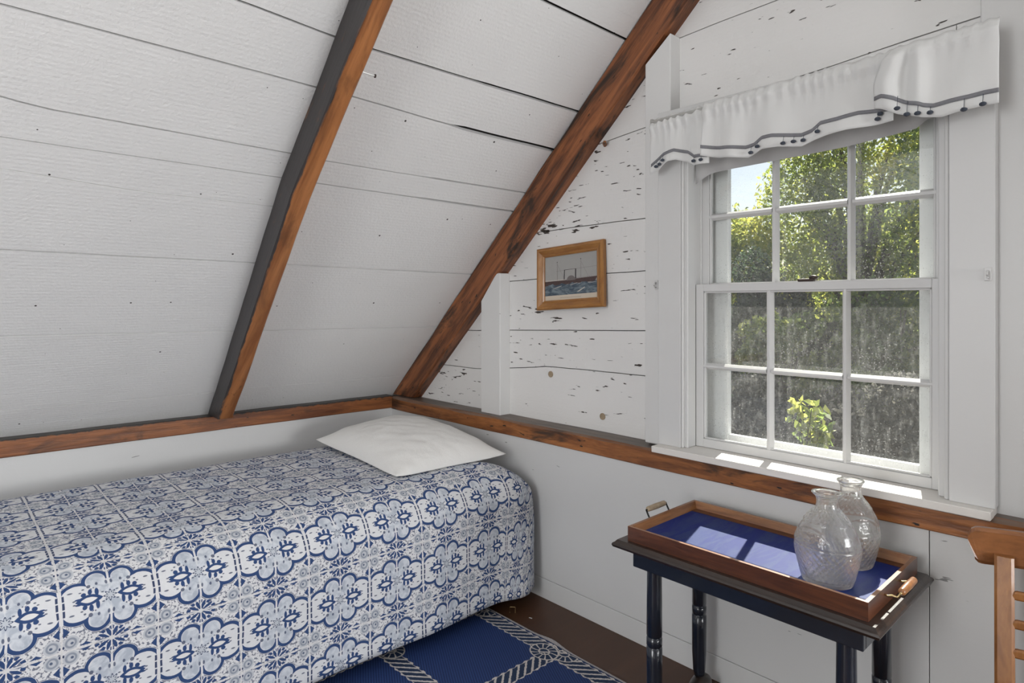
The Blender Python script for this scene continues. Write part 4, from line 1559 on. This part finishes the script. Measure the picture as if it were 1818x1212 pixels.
# ------------------------------------------------------------------ outside: ground, trees, shrubs
gnd_v, gnd_f = [], []
n = 24
for i in range(n + 1):
    for j in range(n + 1):
        x, y = -14 + 26 * i / n, 0.6 + 24 * j / n
        gnd_v.append((x, y, -1.35 + 0.05 * (y - 0.6) + 0.08 * noise.noise((x, y, 0))))
for i in range(n):
    for j in range(n):
        k = i * (n + 1) + j
        gnd_f.append((k, k + n + 1, k + n + 2, k + 1))
gd = link('ground', mesh('ground', gnd_v, gnd_f), 'soil', smooth=True)
tag(gd, 'brown garden ground outside the window', kind='structure')


def ground_z(x, y):
    return -1.35 + 0.05 * (y - 0.6)


def foliage(name, blobs, count, size, mat, parent, origin, seed, droop=0.3, tint=0.0):
    rs = np.random.RandomState(seed)
    w = np.array([b[3] * b[4] + b[3] * b[5] + b[4] * b[5] for b in blobs], float)
    which = rs.choice(len(blobs), count, p=w / w.sum())
    B = np.array(blobs, float)[which]
    d = rs.normal(size=(count, 3))
    d /= np.linalg.norm(d, axis=1)[:, None]
    rad = 0.55 + 0.5 * rs.rand(count) ** 0.6
    c = B[:, :3] + d * rad[:, None] * B[:, 3:6]
    t = rs.normal(size=(count, 3))
    t[:, 2] -= droop
    t /= np.linalg.norm(t, axis=1)[:, None]
    q = rs.normal(size=(count, 3))
    s = np.cross(t, q)
    s /= np.linalg.norm(s, axis=1)[:, None]
    L = size * (0.6 + 0.8 * rs.rand(count))[:, None]
    nrm = np.cross(t, s)
    p0 = c - t * L * 0.5
    p1 = c + s * L * 0.30 + nrm * L * 0.08
    p2 = c + t * L * 0.5
    p3 = c - s * L * 0.30 + nrm * L * 0.08
    V_ = np.stack([p0, p1, p2, p3], 1).reshape(-1, 3) - np.array(origin)
    me = bpy.data.meshes.new(name)
    me.vertices.add(4 * count)
    me.vertices.foreach_set('co', V_.astype(np.float32).ravel())
    me.loops.add(4 * count)
    me.loops.foreach_set('vertex_index', np.arange(4 * count, dtype=np.int32))
    me.polygons.add(count)
    me.polygons.foreach_set('loop_start', np.arange(0, 4 * count, 4, dtype=np.int32))
    me.polygons.foreach_set('loop_total', np.full(count, 4, dtype=np.int32))
    me.update(calc_edges=True)
    at = me.attributes.new('tint', 'FLOAT', 'FACE')
    clump = np.array([noise.noise((float(a[0]) * 1.7, float(a[1]) * 1.7, float(a[2]) * 1.7)) for a in c])
    at.data.foreach_set('value', np.clip(0.45 + 0.55 * clump + tint + 0.20 * rs.normal(size=count), 0, 1).astype(np.float32))
    o = link(name, me, mat, parent)
    o['kind'] = 'stuff'
    return o


def tree(name, label, cat, x, y, blobs, count, size, mat, trunk, seed, group=None, tint=0.0):
    gz = ground_z(x, y) - 0.05
    o = empty(name, (x, y, gz))
    tag(o, label, cat, group)
    top = max(b[2] for b in blobs)
    link('trunk', tube('trunk', [(0, 0, 0), (0.05, 0.03, (top - gz) * 0.35), (-0.04, 0.0, (top - gz) * 0.7), (0.03, 0, top - gz)], [trunk, trunk * 0.8, trunk * 0.55, trunk * 0.25], 10), 'bark', o, smooth=True)
    rs = random.Random(seed)
    for b in blobs:
        z0 = max(0.3, (b[2] - gz) * 0.45)
        link('branch', tube('branch', [(0, 0, z0), ((b[0] - x) * 0.5, (b[1] - y) * 0.5, z0 + (b[2] - gz - z0) * 0.65), (b[0] - x, b[1] - y, b[2] - gz)], [trunk * 0.5, trunk * 0.3, trunk * 0.12], 7), 'bark', o, smooth=True)
    foliage('crown', blobs, count, size, mat, o, (x, y, gz), seed, tint=tint)
    return o


def blobs_for(cx, cy, cz, rx, ry, rz, k, seed):
    rs = random.Random(seed)
    out = []
    for i in range(k):
        t, p = rs.uniform(0, 2 * math.pi), math.asin(rs.uniform(-0.9, 0.9))
        f = rs.uniform(0.45, 0.72)
        r = rs.uniform(0.30, 0.46)
        out.append((cx + rx * f * math.cos(t) * math.cos(p), cy + ry * f * math.sin(t) * math.cos(p), cz + rz * f * math.sin(p), rx * r, ry * r, rz * r * 0.8))
    return out


GT = 'trees in the garden beyond the window'
tree('tree', 'low yellow-green leafy tree at the left, under the patch of sky', 'tree', -2.9, 9.0,
     blobs_for(-2.9, 9.0, 1.75, 1.75, 0.7, 1.85, 18, 1), 15000, 0.082, 'leaf_yellow', 0.12, 1, GT, 0.08)
tree('tree', 'tall yellow-green tree filling the top middle panes', 'tree', -0.7, 10.0,
     blobs_for(-0.7, 10.0, 3.3, 1.9, 0.75, 2.7, 24, 2), 21000, 0.082, 'leaf_yellow', 0.16, 2, GT, 0.0)
tree('tree', 'tall green tree filling the top right panes', 'tree', 1.35, 9.2,
     blobs_for(1.35, 9.2, 2.6, 1.6, 0.75, 2.6, 22, 3), 19000, 0.080, 'leaf_green', 0.15, 3, GT, 0.05)
tree('tree', 'deep green background tree between the front crowns', 'tree', -1.6, 12.3,
     blobs_for(-1.6, 12.3, 1.8, 2.4, 1.5, 2.2, 16, 4), 12000, 0.13, 'leaf_green', 0.16, 4, GT, -0.1)
tree('tree', 'deep green background tree behind the right panes', 'tree', 1.9, 15.3,
     blobs_for(1.9, 15.3, 2.6, 2.6, 1.5, 3.2, 18, 5), 14000, 0.13, 'leaf_green', 0.16, 5, GT, -0.1)
tree('tree', 'dark background tree low behind the left panes', 'tree', -5.6, 15.3,
     blobs_for(-5.6, 15.3, 0.9, 2.4, 1.4, 2.0, 14, 6), 9000, 0.13, 'leaf_dark', 0.16, 6, GT)
GB = 'shrubs below the window'
tree('evergreen_shrub', 'dark evergreen at the middle of the upper panes', 'shrub', -1.05, 7.2,
     blobs_for(-1.05, 7.2, 1.15, 0.75, 0.7, 1.3, 14, 7), 12000, 0.06, 'leaf_dark', 0.07, 7, GB)
tree('evergreen_shrub', 'dark evergreen in the left panes at sash level', 'shrub', -2.25, 7.4,
     blobs_for(-2.25, 7.4, 0.6, 0.75, 0.7, 1.2, 14, 8), 11000, 0.06, 'leaf_dark', 0.07, 8, GB)
tree('leafy_shrub', 'mid green shrub seen through the right panes at sash level', 'shrub', 0.75, 7.0,
     blobs_for(0.75, 7.0, 0.85, 0.95, 0.45, 1.35, 16, 9), 9000, 0.075, 'leaf_green', 0.06, 9, GB, -0.05)
tree('leafy_shrub', 'yellow-green shrub behind the middle lower panes', 'shrub', -0.35, 6.2,
     blobs_for(-0.35, 6.2, 0.65, 0.75, 0.35, 0.75, 12, 10), 4500, 0.075, 'leaf_green', 0.05, 10, GB, 0.2)
tree('twiggy_shrub', 'grey-brown twiggy shrub behind the lower right panes', 'shrub', 1.05, 5.0,
     blobs_for(1.05, 5.0, -0.15, 0.8, 0.6, 0.85, 14, 11), 12000, 0.055, 'leaf_twig', 0.04, 11, GB)
tree('twiggy_shrub', 'grey twiggy shrub behind the lower left pane', 'shrub', -0.55, 5.2,
     blobs_for(-0.55, 5.2, -0.1, 0.75, 0.6, 0.85, 14, 12), 11000, 0.055, 'leaf_twig', 0.04, 12, GB, -0.05)
tree('leafy_shrub', 'low dark shrub behind the flowers in the lower middle panes', 'shrub', 0.25, 5.4,
     blobs_for(0.25, 5.4, -0.2, 0.65, 0.5, 0.75, 12, 13), 8000, 0.065, 'leaf_dark', 0.04, 13, GB, 0.1)
tree('leafy_shrub', 'yellow-green shrub in front of the evergreens in the middle lower panes', 'shrub', 0.35, 6.3,
     blobs_for(0.35, 6.3, 0.35, 0.8, 0.35, 0.8, 14, 16), 5500, 0.07, 'leaf_green', 0.05, 16, GB, 0.05)
tree('evergreen_shrub', 'wide dark hedge low behind the other shrubs', 'shrub', 0.0, 8.4,
     blobs_for(0.0, 8.4, 0.1, 2.6, 0.5, 1.2, 26, 17), 16000, 0.09, 'leaf_dark', 0.06, 17, GB)
tree('garden_plant', 'bright green young plant at the bottom of the middle pane', 'plant', 0.95, 3.6,
     blobs_for(0.95, 3.6, 0.22, 0.20, 0.16, 0.42, 9, 14), 260, 0.085, 'leaf_green', 0.015, 14, None, 0.35)
tree('flower_bush', 'low pinkish flowering bush at the bottom of the panes', 'plant', 0.75, 4.3,
     blobs_for(0.75, 4.3, -0.42, 0.55, 0.35, 0.35, 9, 15), 1500, 0.05, 'leaf_flower', 0.02, 15, None)
